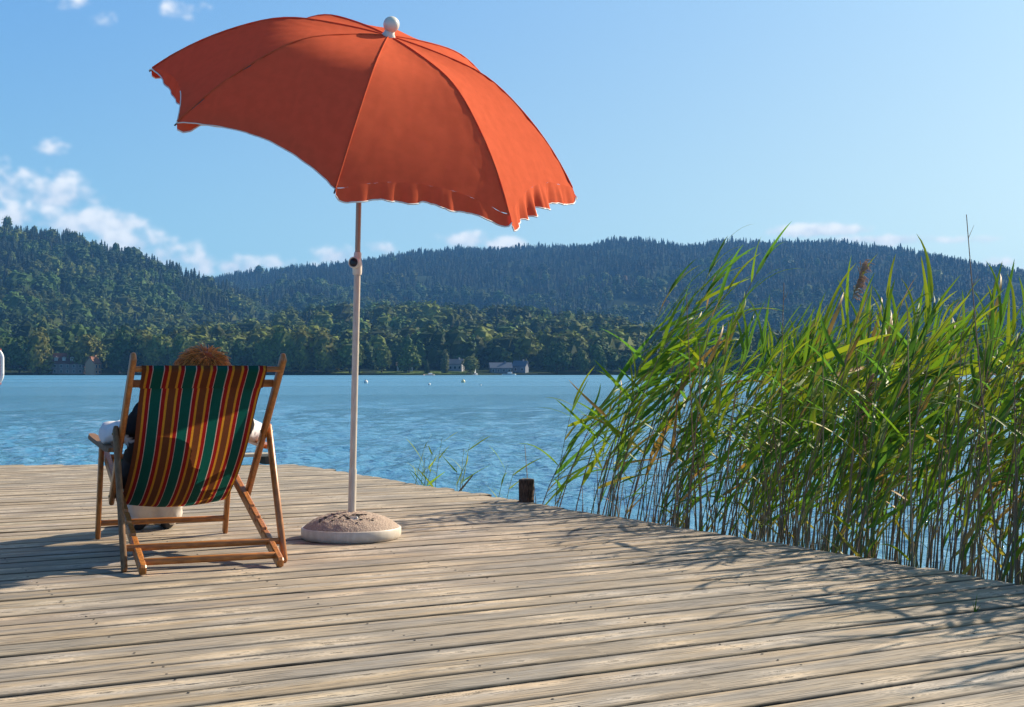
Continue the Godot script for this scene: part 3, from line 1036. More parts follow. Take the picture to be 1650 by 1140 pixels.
# ------------------------------------------------------------------ parasol
func build_parasol() -> void:
	var base := Vector3(-0.7276, 0.0, -6.19)
	var o := thing("parasol", "orange red beach parasol with cream pole tilted over the deck chair", "parasol", base)
	var at := func(p: Vector3) -> Vector3: return Vector3(p.x, p.y, -p.z) - base   # from (x, y, distance)
	var apex := Vector3(-0.5475, 2.2433, 6.03)
	var ax := Vector3(0.2768, 0.8788, -0.3877)
	var e1 := ax.cross(Vector3(0, 0, 1)).normalized()
	var e2 := ax.cross(e1)
	var rim := 0.988
	var rib := func(k: int, r: float, under: float) -> Vector3:
		var a := -0.1027 + k * PI / 4
		var drop := r * r * (0.192 + 0.26 * r) - 0.014 * exp(-pow((r - 0.47) / 0.16, 2.0))
		return apex - ax * (drop + under) + (e1 * cos(a) + e2 * sin(a)) * r
	var wr := noise(71, 3.0, 3)
	var edge_r := func(s: float) -> float: return 1.0 - 0.055 * (4.0 * s * (1.0 - s))
	var surface := func(k: int, s: float, q: float) -> Vector3:
		var r: float = rim * lerpf(0.03, 1.0, q) * lerpf(1.0, edge_r.call(s), q * q)
		var p: Vector3 = rib.call(k, r, 0.0).lerp(rib.call(k + 1, r, 0.0), s)
		var seam := exp(-s * 14.0) + exp(-(1.0 - s) * 14.0)
		p -= ax * (0.010 * sin(PI * s) * q * (1.0 - q) * 4.0)
		p += ax * wr.get_noise_2d(k * 9.0 + s * 2.5, q * 7.0) * (0.004 + 0.009 * seam) * q
		return p
	for k in 8:
		var pan := put("canopy_panel", grid(20, 30, func(u: float, v: float): return at.call(surface.call(k, u, v))), M.cloth, o)
		# the hanging hem: it flutters down on the lee side and is blown under on the windward side
		var high: float = [0.115, 0.085, 0.085, 0.095, 0.09, 0.085, 0.08, 0.09][k]
		var folds: float = [0.022, 0.014, 0.008, 0.008, 0.012, 0.012, 0.012, 0.014][k]
		var down: Vector3 = [Vector3(0.12, -1.0, -0.10), Vector3(0.04, -1.0, -0.12), Vector3(0.1, -1.0, 0.0), Vector3(0.05, -1.0, 0.0), Vector3(0.3, -0.9, 0.2), Vector3(0.3, -0.9, 0.2), Vector3(0.3, -0.9, 0.2), Vector3(0.3, -0.9, 0.1)][k]
		var hem := func(u: float, v: float) -> Vector3:
			var p: Vector3 = surface.call(k, u, 1.0)
			var out: Vector3 = (p - apex) - ax * (p - apex).dot(ax)
			out = out.normalized()
			var tuck := 0.0
			if k == 2: tuck = 1.0 - smoothstep(0.93, 1.0, u) * 0.8
			if k == 3: tuck = 0.95 * (1.0 - smoothstep(0.25, 0.55, u))
			var way := down.normalized().lerp((-out * 0.97 - ax * 0.12).normalized(), tuck).normalized()
			var slack := 4.0 * u * (1.0 - u)
			var fold := folds * (sin(u * 34.0 + k * 1.7 + sin(u * 9.0) * 1.4) * 0.7 + wr.get_noise_2d(u * 5.0 + k * 5.0, 3.0) * 1.0) * pow(v, 0.8) * (0.35 + 0.65 * slack)
			var edge := 0.93 + 0.07 * sin(u * 21.0 + k)
			return p + way * (high * v * edge * lerpf(0.38, 1.0, pow(slack, 0.4)) * (1.0 - (0.85 * smoothstep(0.62, 1.0, u) if k == 3 else 0.0))) + out * (fold * (1.0 - tuck * 0.6) + 0.006 * v)
		put("hem", grid(64, 6, func(u: float, v: float): return at.call(hem.call(u, v))), M.cloth, pan)
		var pts := []
		var rad := []
		for i in 65:
			pts.append(at.call(hem.call(i / 64.0, 1.0)))
			rad.append(0.0032)
		var st := start()
		sweep(st, pts, rad, 6)
		piece("piping", st, M.piping, pan)
		if k == 2 or k == 3:
			pts = []
			rad = []
			for i in 33:
				pts.append(at.call(surface.call(k, i / 32.0 * (0.36 if k == 3 else 1.0), 1.0) - ax * 0.001))
				rad.append(0.0026)
			st = start()
			sweep(st, pts, rad, 6)
			piece("piping", st, M.piping, pan)
		# seam over the rib
		pts = []
		rad = []
		for i in 21:
			pts.append(at.call(rib.call(k, rim * lerpf(0.035, 0.998, i / 20.0), -0.0015)))
			rad.append(0.0035)
		st = start()
		sweep(st, pts, rad, 6)
		piece("seam", st, M.cloth, pan)
	for k in 8:
		var st := start()
		var pts := []
		var rad := []
		for i in 15:
			pts.append(at.call(rib.call(k, rim * lerpf(0.03, 1.008, i / 14.0), 0.007)))
			rad.append(0.0038)
		sweep(st, pts, rad, 6)
		piece("rib", st, M.rib, o)
		st = start()
		sweep(st, [at.call(apex - ax * 0.34 + (rib.call(k, 0.03, 0.0) - apex)), at.call(rib.call(k, 0.5, 0.012))], [0.0035, 0.0035], 6)
		piece("stretcher", st, M.rib, o)
	# finial
	var tilt := Basis(Quaternion(Vector3.UP, Vector3(ax.x, ax.y, -ax.z)))
	var st := start()
	lathe(st, [Vector2(0.0, -0.01), Vector2(0.030, -0.008), Vector2(0.030, 0.004), Vector2(0.024, 0.012), Vector2(0.022, 0.026), Vector2(0.014, 0.030)], 20, at.call(apex), tilt)
	piece("finial_collar", st, M.white_plastic, o)
	st = start()
	var prof := []
	for i in 13:
		var a := -PI / 2 + PI * i / 12.0
		prof.append(Vector2(maxf(0.0, cos(a)) * 0.036, 0.052 + sin(a) * 0.036))
	lathe(st, prof, 24, at.call(apex), tilt)
	piece("finial_ball", st, M.white_plastic, o)
	# pole
	var lean := func(y: float) -> Vector3: return Vector3(0.0205 * y, y, 0.0)
	st = start()
	sweep(st, [lean.call(0.11), lean.call(0.305), lean.call(0.315)], [0.0178, 0.0178, 0.016], 20)
	piece("pole_socket", st, M.cream, o)
	st = start()
	sweep(st, [lean.call(0.3), lean.call(1.23)], [0.0150, 0.0150], 20)
	piece("lower_pole", st, M.cream, o)
	st = start()
	sweep(st, [lean.call(1.2), lean.call(1.84)], [0.0124, 0.0124], 16)
	piece("upper_pole", st, M.steel, o)
	st = start()
	sweep(st, [lean.call(1.835), at.call(apex - ax * 0.40), at.call(apex)], [0.0124, 0.0124, 0.0124], 16)
	piece("tilting_rod", st, M.steel, o)
	st = start()
	sweep(st, [lean.call(1.80), lean.call(1.87)], [0.018, 0.018], 16)
	piece("tilt_joint", st, M.white_plastic, o)
	st = start()
	lathe(st, [Vector2(0.012, -0.02), Vector2(0.03, -0.012), Vector2(0.03, 0.012), Vector2(0.014, 0.022)], 18, at.call(apex - ax * 0.34), tilt)
	piece("runner", st, M.white_plastic, o)
	# the clamp with its dark knob
	st = start()
	sweep(st, [lean.call(1.195), lean.call(1.205), lean.call(1.245), lean.call(1.262), lean.call(1.29), lean.call(1.297)], [0.0195, 0.0215, 0.0215, 0.0175, 0.0175, 0.0155], 20)
	var clamp_piece := piece("clamp", st, M.white_plastic, o)
	var face := Basis(Quaternion(Vector3.UP, Vector3(-0.30, 0.05, 0.95).normalized()))
	st = start()
	lathe(st, [Vector2(0.018, -0.02), Vector2(0.026, -0.008), Vector2(0.026, 0.012), Vector2(0.022, 0.016), Vector2(0.020, 0.011)], 20, lean.call(1.248) + Vector3(-0.010, 0, 0.022), face)
	piece("knob_housing", st, M.white_plastic, clamp_piece)
	st = start()
	lathe(st, [Vector2(0.0205, 0.004), Vector2(0.0195, 0.013), Vector2(0.015, 0.017), Vector2(0.0, 0.018)], 20, lean.call(1.248) + Vector3(-0.010, 0, 0.022), face)
	piece("knob", st, M.dark_plastic, clamp_piece)
	# foot: cream shell filled with rough concrete
	st = start()
	lathe(st, [Vector2(0.0, 0.002), Vector2(0.214, 0.002), Vector2(0.222, 0.008), Vector2(0.2255, 0.022), Vector2(0.2255, 0.050), Vector2(0.222, 0.054), Vector2(0.214, 0.052)], 56)
	piece("base_shell", st, M.cream, o)
	var rough := noise(72, 9.0, 4)
	var dome := grid(72, 20, func(u: float, v: float):
		var a: float = u * TAU
		var r: float = 0.2175 * (1.0 - v)
		var y: float = 0.0515 + 0.070 * pow(maxf(0.0, 1.0 - pow(1.0 - v, 2.3)), 0.85)
		var n := rough.get_noise_2d(r * cos(a) * 3.0, r * sin(a) * 3.0)
		y += n * 0.006 * minf(1.0, v * 6.0) * minf(1.0, (1.0 - v) * 5.0)
		return Vector3(cos(a) * r, y, sin(a) * r))
	var dm := put("concrete_fill", dome, M.concrete, o)
	# the chipped hollow with a pale shard, and loose dark chips
	var spot := Vector3(0.028, 0.0985, 0.118)
	var lie := Basis(Vector3.RIGHT, 0.48)
	st = start()
	lathe(st, [Vector2(0.024, 0.0), Vector2(0.021, 0.004), Vector2(0.0, 0.0035)], 9, spot, lie.scaled_local(Vector3(1.25, 1, 0.95)))
	piece("hollow", st, M.pebble_dark, dm)
	st = start()
	box(st, spot + Vector3(-0.002, 0.006, 0.002), Vector3(0.034, 0.006, 0.026), lie * Basis(Vector3.UP, 0.3), 0.0025)
	box(st, spot + Vector3(0.006, 0.009, -0.002), Vector3(0.018, 0.005, 0.012), lie * Basis(Vector3.UP, -0.5), 0.002)
	piece("shard", st, M.foil, dm)
	rng.seed = 73
	var chips := []
	for i in 46:
		var a := rng.randf_range(0.7, 2.6)
		var r := rng.randf_range(0.08, 0.17)
		var v := 1.0 - r / 0.2175
		var y := 0.0525 + 0.070 * pow(1.0 - pow(1.0 - v, 2.3), 0.85)
		chips.append(Transform3D(Basis(Vector3(0, 1, 0), rng.randf() * TAU).scaled(Vector3.ONE * rng.randf_range(0.003, 0.009) * Vector3(1.4, 0.6, 1.0)), Vector3(cos(a) * r, y, sin(a) * r)))
	var chip := start()
	chip.set_smooth_group(-1)
	lathe(chip, [Vector2(0.0, -0.5), Vector2(0.8, -0.1), Vector2(0.6, 0.5), Vector2(0.0, 0.6)], 6)
	scatter("chip", done(chip), M.pebble_dark, chips, [], dm)

# ------------------------------------------------------------------ deck chair
func C(u: float, v: float, y: float) -> Vector3:
	return Vector3(u, y, -v)

func path_at(path: Array, t: float) -> Vector2:
	# Catmull-Rom through the points, t in 0..1 by length
	var total := 0.0
	for i in path.size() - 1: total += path[i].distance_to(path[i + 1])
	var want := t * total
	for i in path.size() - 1:
		var l: float = path[i].distance_to(path[i + 1])
		if want <= l or i == path.size() - 2:
			var p0: Vector2 = path[maxi(i - 1, 0)]
			var p3: Vector2 = path[mini(i + 2, path.size() - 1)]
			return path[i].cubic_interpolate(path[i + 1], p0, p3, clampf(want / l, 0.0, 1.0))
		want -= l
	return path[-1]

func stripe_picture() -> ImageTexture:
	# woven stripes, one period: green, white, red, yellow, brown, yellow, red, white
	var green := lin(0.006, 0.095, 0.078)
	var white := lin(0.62, 0.46, 0.42)
	var red := lin(0.29, 0.014, 0.016)
	var yellow := lin(0.58, 0.27, 0.03)
	var brown := lin(0.15, 0.05, 0.022)
	var rows := [[47, green], [4, white], [18, red], [11, yellow], [32, brown], [11, yellow], [17, red], [3, white]]
	var weave := noise(81, 0.35, 2)
	return picture(1024, 64, func(x: int, y: int):
		var p := fposmod(x / 1024.0 * 565.0 - 51.0, 143.0)
		var c: Color = green
		for q in rows:
			if p < q[0]:
				c = q[1]
				break
			p -= q[0]
		var n := 1.0 + 0.16 * weave.get_noise_2d(x * 0.8, y * 3.0)
		return Color(c.r * n, c.g * n, c.b * n))

func build_chair() -> void:
	var o := thing("deck_chair", "varnished wooden deck chair with armrests and striped canvas sling", "deck chair", CHAIR_AT, CHAIR_TURN)
	var side := Vector3.RIGHT
	for s in [-1.0, 1.0]:
		var wood: Material = M.teak_shaded if s < 0 else M.teak
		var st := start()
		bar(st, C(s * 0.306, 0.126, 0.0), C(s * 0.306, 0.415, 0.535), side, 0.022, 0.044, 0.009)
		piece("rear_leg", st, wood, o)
		st = start()
		bar(st, C(s * 0.2844, 0.055, 0.815), C(s * 0.2844, 0.735, 0.207), side, 0.022, 0.046, 0.009)
		piece("back_rail", st, M.teak, o)
		st = start()
		bar(st, C(s * 0.286, 1.216, 0.0), C(s * 0.286, 1.064, 0.445), side, 0.022, 0.042, 0.009)
		piece("front_leg", st, M.teak, o)
		# the seat rail with its row of notches
		st = start()
		var a := C(s * 0.257, -0.012, 0.019)
		var b := C(s * 0.257, 1.165, 0.386)
		var dir := (b - a).normalized()
		var up := Vector3.RIGHT.cross(dir).normalized()
		if up.y < 0: up = -up
		var length := (b - a).length()
		var poly := PackedVector2Array([Vector2(0.0, -0.014), Vector2(0.008, -0.02), Vector2(length - 0.01, -0.02), Vector2(length, -0.01), Vector2(length, 0.01), Vector2(length - 0.01, 0.02)])
		for n in [0.52, 0.40, 0.28, 0.17]:
			for q in [[0.022, 0.02], [0.016, 0.006], [-0.004, 0.004], [-0.006, 0.02]]: poly.append(Vector2(n + q[0], q[1]))
		poly.append(Vector2(0.01, 0.02))
		poly.append(Vector2(0.0, 0.012))
		slab(st, poly, 0.026, 0.005, Transform3D(Basis(dir, up, Vector3.RIGHT if dir.cross(up).x > 0 else Vector3.LEFT), a))
		piece("seat_rail", st, M.teak, o)
		# armrest: a curved board
		st = start()
		var line := [Vector2(0.45, 0.441), Vector2(0.62, 0.447), Vector2(0.80, 0.453), Vector2(0.99, 0.460), Vector2(1.18, 0.470)]
		var rings := []
		for i in 15:
			var p := path_at(line, i / 14.0)
			var e: float = 0.022 * (0.6 if i == 0 or i == 14 else (0.9 if i == 1 or i == 13 else 1.0))
			rings.append([C(s * 0.318 - e, p.x, p.y - 0.008), C(s * 0.318 - e + 0.004, p.x, p.y + 0.009), C(s * 0.318 + e - 0.004, p.x, p.y + 0.009), C(s * 0.318 + e, p.x, p.y - 0.008)])
		st.set_smooth_group(-1)
		for i in 14:
			for k in 4:
				quad(st, rings[i][k], rings[i + 1][k], rings[i + 1][(k + 1) % 4], rings[i][(k + 1) % 4])
		quad(st, rings[0][0], rings[0][1], rings[0][2], rings[0][3])
		quad(st, rings[14][3], rings[14][2], rings[14][1], rings[14][0])
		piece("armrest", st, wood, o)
		for q in [[0.402, 0.508, 0.27, 0.322], [0.70, 0.236, 0.243, 0.30]]:
			st = start()
			sweep(st, [C(s * q[2], q[0], q[1]), C(s * (q[3] - 0.003), q[0], q[1]), C(s * q[3], q[0], q[1])], [0.006, 0.006, 0.003], 10)
			piece("pivot_bolt", st, M.brass, o)
	var rod := func(called: String, u: float, v: float, y: float, r: float) -> void:
		var st := start()
		sweep(st, [C(-u, v, y), C(u, v, y)], [r, r], 12)
		piece(called, st, M.teak_across, o)
	rod.call("sling_rod", 0.2844, 0.095, 0.764, 0.011)
	rod.call("front_rod", 0.26, 1.13, 0.372, 0.013)
	var st := start()
	bar(st, C(-0.284, 0.205, 0.708), C(0.284, 0.205, 0.708), Vector3.UP, 0.03, 0.018, 0.004)
	piece("head_slat", st, M.teak_across, o)
	for q in [["rail_stretcher", 0.257, 0.045, 0.044], ["leg_stretcher", 0.306, 0.172, 0.083], ["front_stretcher", 0.286, 1.185, 0.075]]:
		st = start()
		bar(st, C(-q[1], q[2], q[3]), C(q[1], q[2], q[3]), Vector3.UP, 0.026, 0.022, 0.007)
		piece(q[0], st, M.teak_across, o)
	# the canvas
	var path := [Vector2(0.104, 0.7755), Vector2(0.094, 0.7775), Vector2(0.083, 0.772), Vector2(0.081, 0.762), Vector2(0.098, 0.745), Vector2(0.135, 0.712), Vector2(0.205, 0.650), Vector2(0.28, 0.565), Vector2(0.40, 0.438), Vector2(0.55, 0.330), Vector2(0.70, 0.248), Vector2(0.80, 0.205), Vector2(0.885, 0.192), Vector2(0.985, 0.236), Vector2(1.06, 0.30), Vector2(1.135, 0.386)]
	var cloth := std(Color.WHITE, 0.88, 0.25)
	cloth.albedo_texture = stripe_picture()
	cloth.backlight_enabled = true
	cloth.backlight = Color(0.88, 0.88, 0.88)
	var sling := put("sling", grid(26, 60, func(u: float, v: float):
		var p := path_at(path, v)
		var sag: float = 0.030 * sin(PI * clampf((v - 0.08) / 0.9, 0.0, 1.0)) * (1.0 - pow(2.0 * u - 1.0, 2.0))
		var pinch: float = 1.0 - 0.045 * sin(PI * v)
		return C(-0.014 + (u - 0.5) * 0.472 * pinch, p.x - sag * 0.7, p.y - sag), func(u: float, v: float): return Vector2(u, v * 3.0)), cloth, o)
	put("sling_hem", grid(26, 8, func(u: float, v: float):
		var p := path_at(path, v * 0.105)
		return C(-0.014 + (u - 0.5) * 0.474, p.x - 0.006 * minf(1.0, v * 4.0 + 0.3), p.y - 0.001 + 0.003 * (1.0 - v)), func(u: float, v: float): return Vector2(u + 0.007 * v + 0.001, v * 0.3)), cloth, sling)

func slab(st: SurfaceTool, poly: PackedVector2Array, thick: float, bevel: float, at: Transform3D) -> void:
	# a polygon given thickness, its rims chamfered
	st.set_smooth_group(-1)
	if Geometry2D.is_polygon_clockwise(poly): poly.reverse()
	var n := poly.size()
	var inner := PackedVector2Array()
	for i in n:
		var e1 := (poly[i] - poly[(i + n - 1) % n]).normalized()
		var e2 := (poly[(i + 1) % n] - poly[i]).normalized()
		inner.append(poly[i] + (Vector2(-e1.y, e1.x) + Vector2(-e2.y, e2.x)).limit_length(1.4) * bevel * 0.5)
	var h := thick / 2
	var layers := [[inner, -h], [poly, -h + bevel], [poly, h - bevel], [inner, h]]
	for k in 3:
		for i in n:
			var j := (i + 1) % n
			var p: PackedVector2Array = layers[k][0]
			var q: PackedVector2Array = layers[k + 1][0]
			quad(st, at * Vector3(p[i].x, p[i].y, layers[k][1]), at * Vector3(q[i].x, q[i].y, layers[k + 1][1]), at * Vector3(q[j].x, q[j].y, layers[k + 1][1]), at * Vector3(p[j].x, p[j].y, layers[k][1]))
	var tri := Geometry2D.triangulate_polygon(inner)
	for z in [-h, h]:
		for i in range(0, tri.size(), 3):
			for k in ([0, 1, 2] if z < 0 else [0, 2, 1]):
				st.add_vertex(at * Vector3(inner[tri[i + k]].x, inner[tri[i + k]].y, z))

# ------------------------------------------------------------------ the person
func skin_bones(st: SurfaceTool, bones: Array, cell: float, k: float, wobble := 0.0) -> void:
	# a smooth union of tapered capsules, meshed as surface nets; bones: [a, b, ra, rb, linear colour]
	var lo := Vector3.ONE * 1e9
	var hi := -lo
	for b in bones:
		var r: float = maxf(b[2], b[3]) + k * 4.0 + cell * 2.0
		for p in [b[0], b[1]]:
			lo = lo.min(p - Vector3.ONE * r)
			hi = hi.max(p + Vector3.ONE * r)
	var n := Vector3i(((hi - lo) / cell).ceil()) + Vector3i.ONE
	var sum := PackedFloat32Array()
	sum.resize(n.x * n.y * n.z)
	var bump := noise(91, 13.0, 4)
	for b in bones:
		var a: Vector3 = b[0]
		var ab: Vector3 = b[1] - a
		var l2 := maxf(ab.length_squared(), 1e-9)
		var reach: float = maxf(b[2], b[3]) + k * 4.0
		var i0 := Vector3i(((a.min(b[1]) - Vector3.ONE * reach - lo) / cell).floor()).clamp(Vector3i.ZERO, n - Vector3i.ONE)
		var i1 := Vector3i(((a.max(b[1]) + Vector3.ONE * reach - lo) / cell).ceil()).clamp(Vector3i.ZERO, n - Vector3i.ONE)
		for z in range(i0.z, i1.z + 1):
			for y in range(i0.y, i1.y + 1):
				var row := (z * n.y + y) * n.x
				for x in range(i0.x, i1.x + 1):
					var p := lo + Vector3(x, y, z) * cell
					var t := clampf((p - a).dot(ab) / l2, 0.0, 1.0)
					var d := (p - a - ab * t).length() - lerpf(b[2], b[3], t)
					if d < k * 5.0: sum[row + x] += exp(-d / k)
	var ids := PackedInt32Array()
	ids.resize(n.x * n.y * n.z)
	ids.fill(-1)
	var count := 0
	var corner := [0, 1, n.x, n.x + 1, n.x * n.y, n.x * n.y + 1, n.x * n.y + n.x, n.x * n.y + n.x + 1]
	var offs := [Vector3(0, 0, 0), Vector3(1, 0, 0), Vector3(0, 1, 0), Vector3(1, 1, 0), Vector3(0, 0, 1), Vector3(1, 0, 1), Vector3(0, 1, 1), Vector3(1, 1, 1)]
	var pairs := [[0, 1], [2, 3], [4, 5], [6, 7], [0, 2], [1, 3], [4, 6], [5, 7], [0, 4], [1, 5], [2, 6], [3, 7]]
	st.set_smooth_group(0)
	for z in n.z - 1:
		for y in n.y - 1:
			var row := (z * n.y + y) * n.x
			for x in n.x - 1:
				var at := row + x
				var inside := 0
				for c in corner:
					if sum[at + c] > 1.0: inside += 1
				if inside == 0 or inside == 8: continue
				var p := Vector3.ZERO
				var m := 0
				for e in pairs:
					var s0 := sum[at + corner[e[0]]]
					var s1 := sum[at + corner[e[1]]]
					if (s0 > 1.0) != (s1 > 1.0):
						var f0 := -k * log(maxf(s0, 1e-9))
						var f1 := -k * log(maxf(s1, 1e-9))
						p += offs[e[0]].lerp(offs[e[1]], clampf(f0 / (f0 - f1), 0.0, 1.0))
						m += 1
				p = lo + (Vector3(x, y, z) + p / m) * cell
				var best := 1e9
				var col := Color.WHITE
				for b in bones:
					var ab: Vector3 = b[1] - b[0]
					var t := clampf((p - b[0]).dot(ab) / maxf(ab.length_squared(), 1e-9), 0.0, 1.0)
					var d: float = (p - b[0] - ab * t).length() - lerpf(b[2], b[3], t)
					if d < best:
						best = d
						col = b[4]
				if wobble > 0.0: p += Vector3(bump.get_noise_3dv(p), bump.get_noise_3dv(p + Vector3(9, 0, 0)), bump.get_noise_3dv(p + Vector3(0, 9, 0))) * wobble
				st.set_color(col)
				st.add_vertex(p)
				ids[at] = count
				count += 1
	var sx := 1
	var sy := n.x
	var sz := n.x * n.y
	for z in range(1, n.z - 1):
		for y in range(1, n.y - 1):
			var row := (z * n.y + y) * n.x
			for x in range(1, n.x - 1):
				var at := row + x
				var here := sum[at] > 1.0
				for q in [[sx, sy, sz], [sy, sz, sx], [sz, sx, sy]]:
					if here != (sum[at + q[0]] > 1.0):
						var v := [ids[at], ids[at - q[1]], ids[at - q[1] - q[2]], ids[at - q[2]]]
						if v.min() < 0: continue
						for i in ([0, 2, 1, 0, 3, 2] if here else [0, 1, 2, 0, 2, 3]): st.add_index(v[i])

func build_person() -> void:
	var o := thing("person", "person with tousled red hair, white sleeves and dark vest reclining in the deck chair", "person", CHAIR_AT, CHAIR_TURN)
	var skin := Color(0.55, 0.30, 0.20)
	var shirt := Color(0.78, 0.76, 0.78)
	var vest := Color(0.018, 0.018, 0.022)
	var trousers := Color(0.62, 0.56, 0.50)
	var coat := Color(0.035, 0.033, 0.036)
	var body := [
		[C(-0.10, 0.755, 0.345), C(0.10, 0.755, 0.345), 0.105, 0.105, coat], [C(-0.20, 0.56, 0.455), C(-0.225, 0.74, 0.30), 0.036, 0.042, coat], [C(0.18, 0.58, 0.44), C(0.20, 0.74, 0.31), 0.036, 0.040, coat],
		[C(0, 0.75, 0.36), C(0, 0.60, 0.465), 0.125, 0.12, vest], [C(-0.05, 0.58, 0.47), C(-0.07, 0.46, 0.585), 0.105, 0.10, vest], [C(0.05, 0.58, 0.47), C(0.07, 0.46, 0.585), 0.105, 0.10, vest],
		[C(-0.15, 0.44, 0.60), C(0.15, 0.44, 0.60), 0.062, 0.062, vest], [C(0, 0.435, 0.63), C(0, 0.375, 0.70), 0.05, 0.045, skin],
		[C(0, 0.37, 0.70), C(0, 0.345, 0.76), 0.05, 0.075, skin],
	]
	for s in [-1.0, 1.0]:
		body += [
			[C(s * 0.175, 0.46, 0.585), C(s * 0.225, 0.54, 0.525), 0.050, 0.046, vest], [C(s * 0.232, 0.55, 0.518), C(s * 0.295, 0.645, 0.497), 0.047, 0.043, shirt],
			[C(s * 0.295, 0.65, 0.497), C(s * 0.16, 0.80, 0.535), 0.042, 0.036, shirt], [C(s * 0.16, 0.80, 0.535), C(s * 0.105, 0.835, 0.545), 0.034, 0.027, skin],
			[C(s * 0.085, 0.80, 0.355), C(s * 0.085, 1.21, 0.485), 0.092, 0.068, trousers], [C(s * 0.085, 1.21, 0.485), C(s * 0.066, 1.47, 0.17), 0.066, 0.066, trousers],
			[C(s * 0.066, 1.47, 0.17), C(s * 0.064, 1.515, 0.085), 0.066, 0.076, trousers],
		]
	var st := start()
	skin_bones(st, body, 0.013, 0.009, 0.013)
	# head
	var head := [
		[C(0, 0.345, 0.79), C(0, 0.375, 0.775), 0.082, 0.072, skin], [C(0, 0.40, 0.735), C(0, 0.43, 0.725), 0.045, 0.032, skin], [C(0, 0.345, 0.76), C(0, 0.36, 0.72), 0.065, 0.05, skin],
		[C(0, 0.445, 0.778), C(0, 0.462, 0.762), 0.008, 0.012, skin], [C(-0.012, 0.452, 0.735), C(0.012, 0.452, 0.735), 0.006, 0.006, Color(0.45, 0.16, 0.13)],
	]
	for s in [-1.0, 1.0]:
		head.append([C(s * 0.031, 0.428, 0.785), C(s * 0.034, 0.428, 0.785), 0.011, 0.011, Color(0.5, 0.46, 0.42)])
		head.append([C(s * 0.078, 0.36, 0.785), C(s * 0.083, 0.355, 0.755), 0.012, 0.008, skin])
	for h in head:   # the head leans a little to one side
		h[0] += Vector3(0.022, -0.028, -0.008)
		h[1] += Vector3(0.022, -0.028, -0.008)
	skin_bones(st_offset(st), head, 0.005, 0.005)
	# hands, loosely curled on the lap
	for s in [-1.0, 1.0]:
		var hand := [[C(s * 0.10, 0.838, 0.545), C(s * 0.055, 0.868, 0.552), 0.022, 0.020, skin], [C(s * 0.10, 0.85, 0.538), C(s * 0.06, 0.888, 0.545), 0.019, 0.017, skin]]
		for f in 4:
			var root := C(s * (0.058 - 0.002 * f), 0.858 + f * 0.0155, 0.556 - f * 0.002)
			var l: float = [0.036, 0.042, 0.039, 0.030][f]
			var mid := root + Vector3(-s * l * 0.9, 0.004, -0.006)
			var tip := mid + Vector3(-s * l * 0.45, -0.022, -0.004)
			hand.append([root, mid, 0.0088, 0.0082, skin])
			hand.append([mid, tip, 0.0082, 0.0066, skin])
		hand.append([C(s * 0.088, 0.842, 0.560), C(s * 0.062, 0.836, 0.578), 0.0105, 0.0095, skin])
		hand.append([C(s * 0.062, 0.836, 0.578), C(s * 0.040, 0.846, 0.580), 0.0095, 0.0075, skin])
		skin_bones(st_offset(st), hand, 0.0035, 0.003)
	var bm := std(Color.WHITE, 0.85, 0.3)
	bm.vertex_color_use_as_albedo = true
	var b := put("body", joined(), bm, o)
	b.set_meta("label", "body in dark vest over white shirt and pale trousers")
	# shoes
	for s in [-1.0, 1.0]:
		var sh := start()
		skin_bones(sh, [[C(s * 0.066, 1.50, 0.046), C(s * 0.075, 1.60, 0.044), 0.040, 0.040, vest], [C(s * 0.075, 1.60, 0.04), C(s * 0.090, 1.715, 0.036), 0.040, 0.031, vest], [C(s * 0.066, 1.49, 0.02), C(s * 0.088, 1.70, 0.018), 0.018, 0.017, vest]], 0.010, 0.007)
		var sm := std(lin(0.03, 0.028, 0.032), 0.45)
		put("shoe", done(sh), sm, o)
	# hair: a shaggy cap with loose locks
	rng.seed = 92
	var hs := start()
	var centre := C(0.022, 0.345, 0.752)
	skin_bones(hs, [[C(0.022, 0.333, 0.755), C(0.022, 0.358, 0.770), 0.086, 0.082, Color(0.24, 0.06, 0.014)], [C(-0.016, 0.323, 0.725), C(0.060, 0.323, 0.725), 0.066, 0.066, Color(0.24, 0.06, 0.014)]], 0.008, 0.008, 0.004)
	hs.generate_normals()
	var parts := [hs.commit()]
	var ls := start()
	for i in 4200:
		var n := Vector3(rng.randfn(), absf(rng.randfn()) * 0.9 - 0.25, rng.randfn()).normalized()
		if n.z < -0.55 and n.y < 0.55: continue
		var p := centre + n * Vector3(0.087, 0.084, 0.091)
		# combed outward from the whorl at the back of the head, with some locks astray
		var away := n - Vector3(0.12, 0.80, 0.58)
		var flow := away.normalized() + Vector3(0.15, 0.1, 0.0) + Vector3(rng.randfn(), rng.randfn(), rng.randfn()) * 0.30
		flow = (flow - n * flow.dot(n)).normalized()
		var l := rng.randf_range(0.035, 0.065)
		var lift := 0.12 if rng.randf() < 0.72 else 0.5
		if away.length() < 0.45: lift += 0.25
		var c1 := p + n * (0.005 + lift * l * 0.5) + flow * l * 0.5
		var c2 := p + n * (lift * l * 0.7 - 0.003) + flow * l * 0.95
		var t := rng.randf_range(0.4, 1.5)
		ls.set_color(Color(minf(0.82 * t, 0.95), 0.25 * t, 0.05 * t))
		sweep(ls, [p - n * 0.006, c1, c2], [0.0020, 0.0018, 0.0004], 3, false, n)
	ls.generate_normals()
	var hm := std(Color.WHITE, 0.38, 0.5)
	hm.vertex_color_use_as_albedo = true
	var cap := put("hair", parts[0], hm, o)
	put("locks", ls.commit(), hm, cap)

var body_parts := []

func st_offset(st: SurfaceTool) -> SurfaceTool:
	# close the grid built so far and start the next one; joined() makes one mesh of them all
	if not body_parts.has(st): body_parts.append(st)
	var next := start()
	body_parts.append(next)
	return next

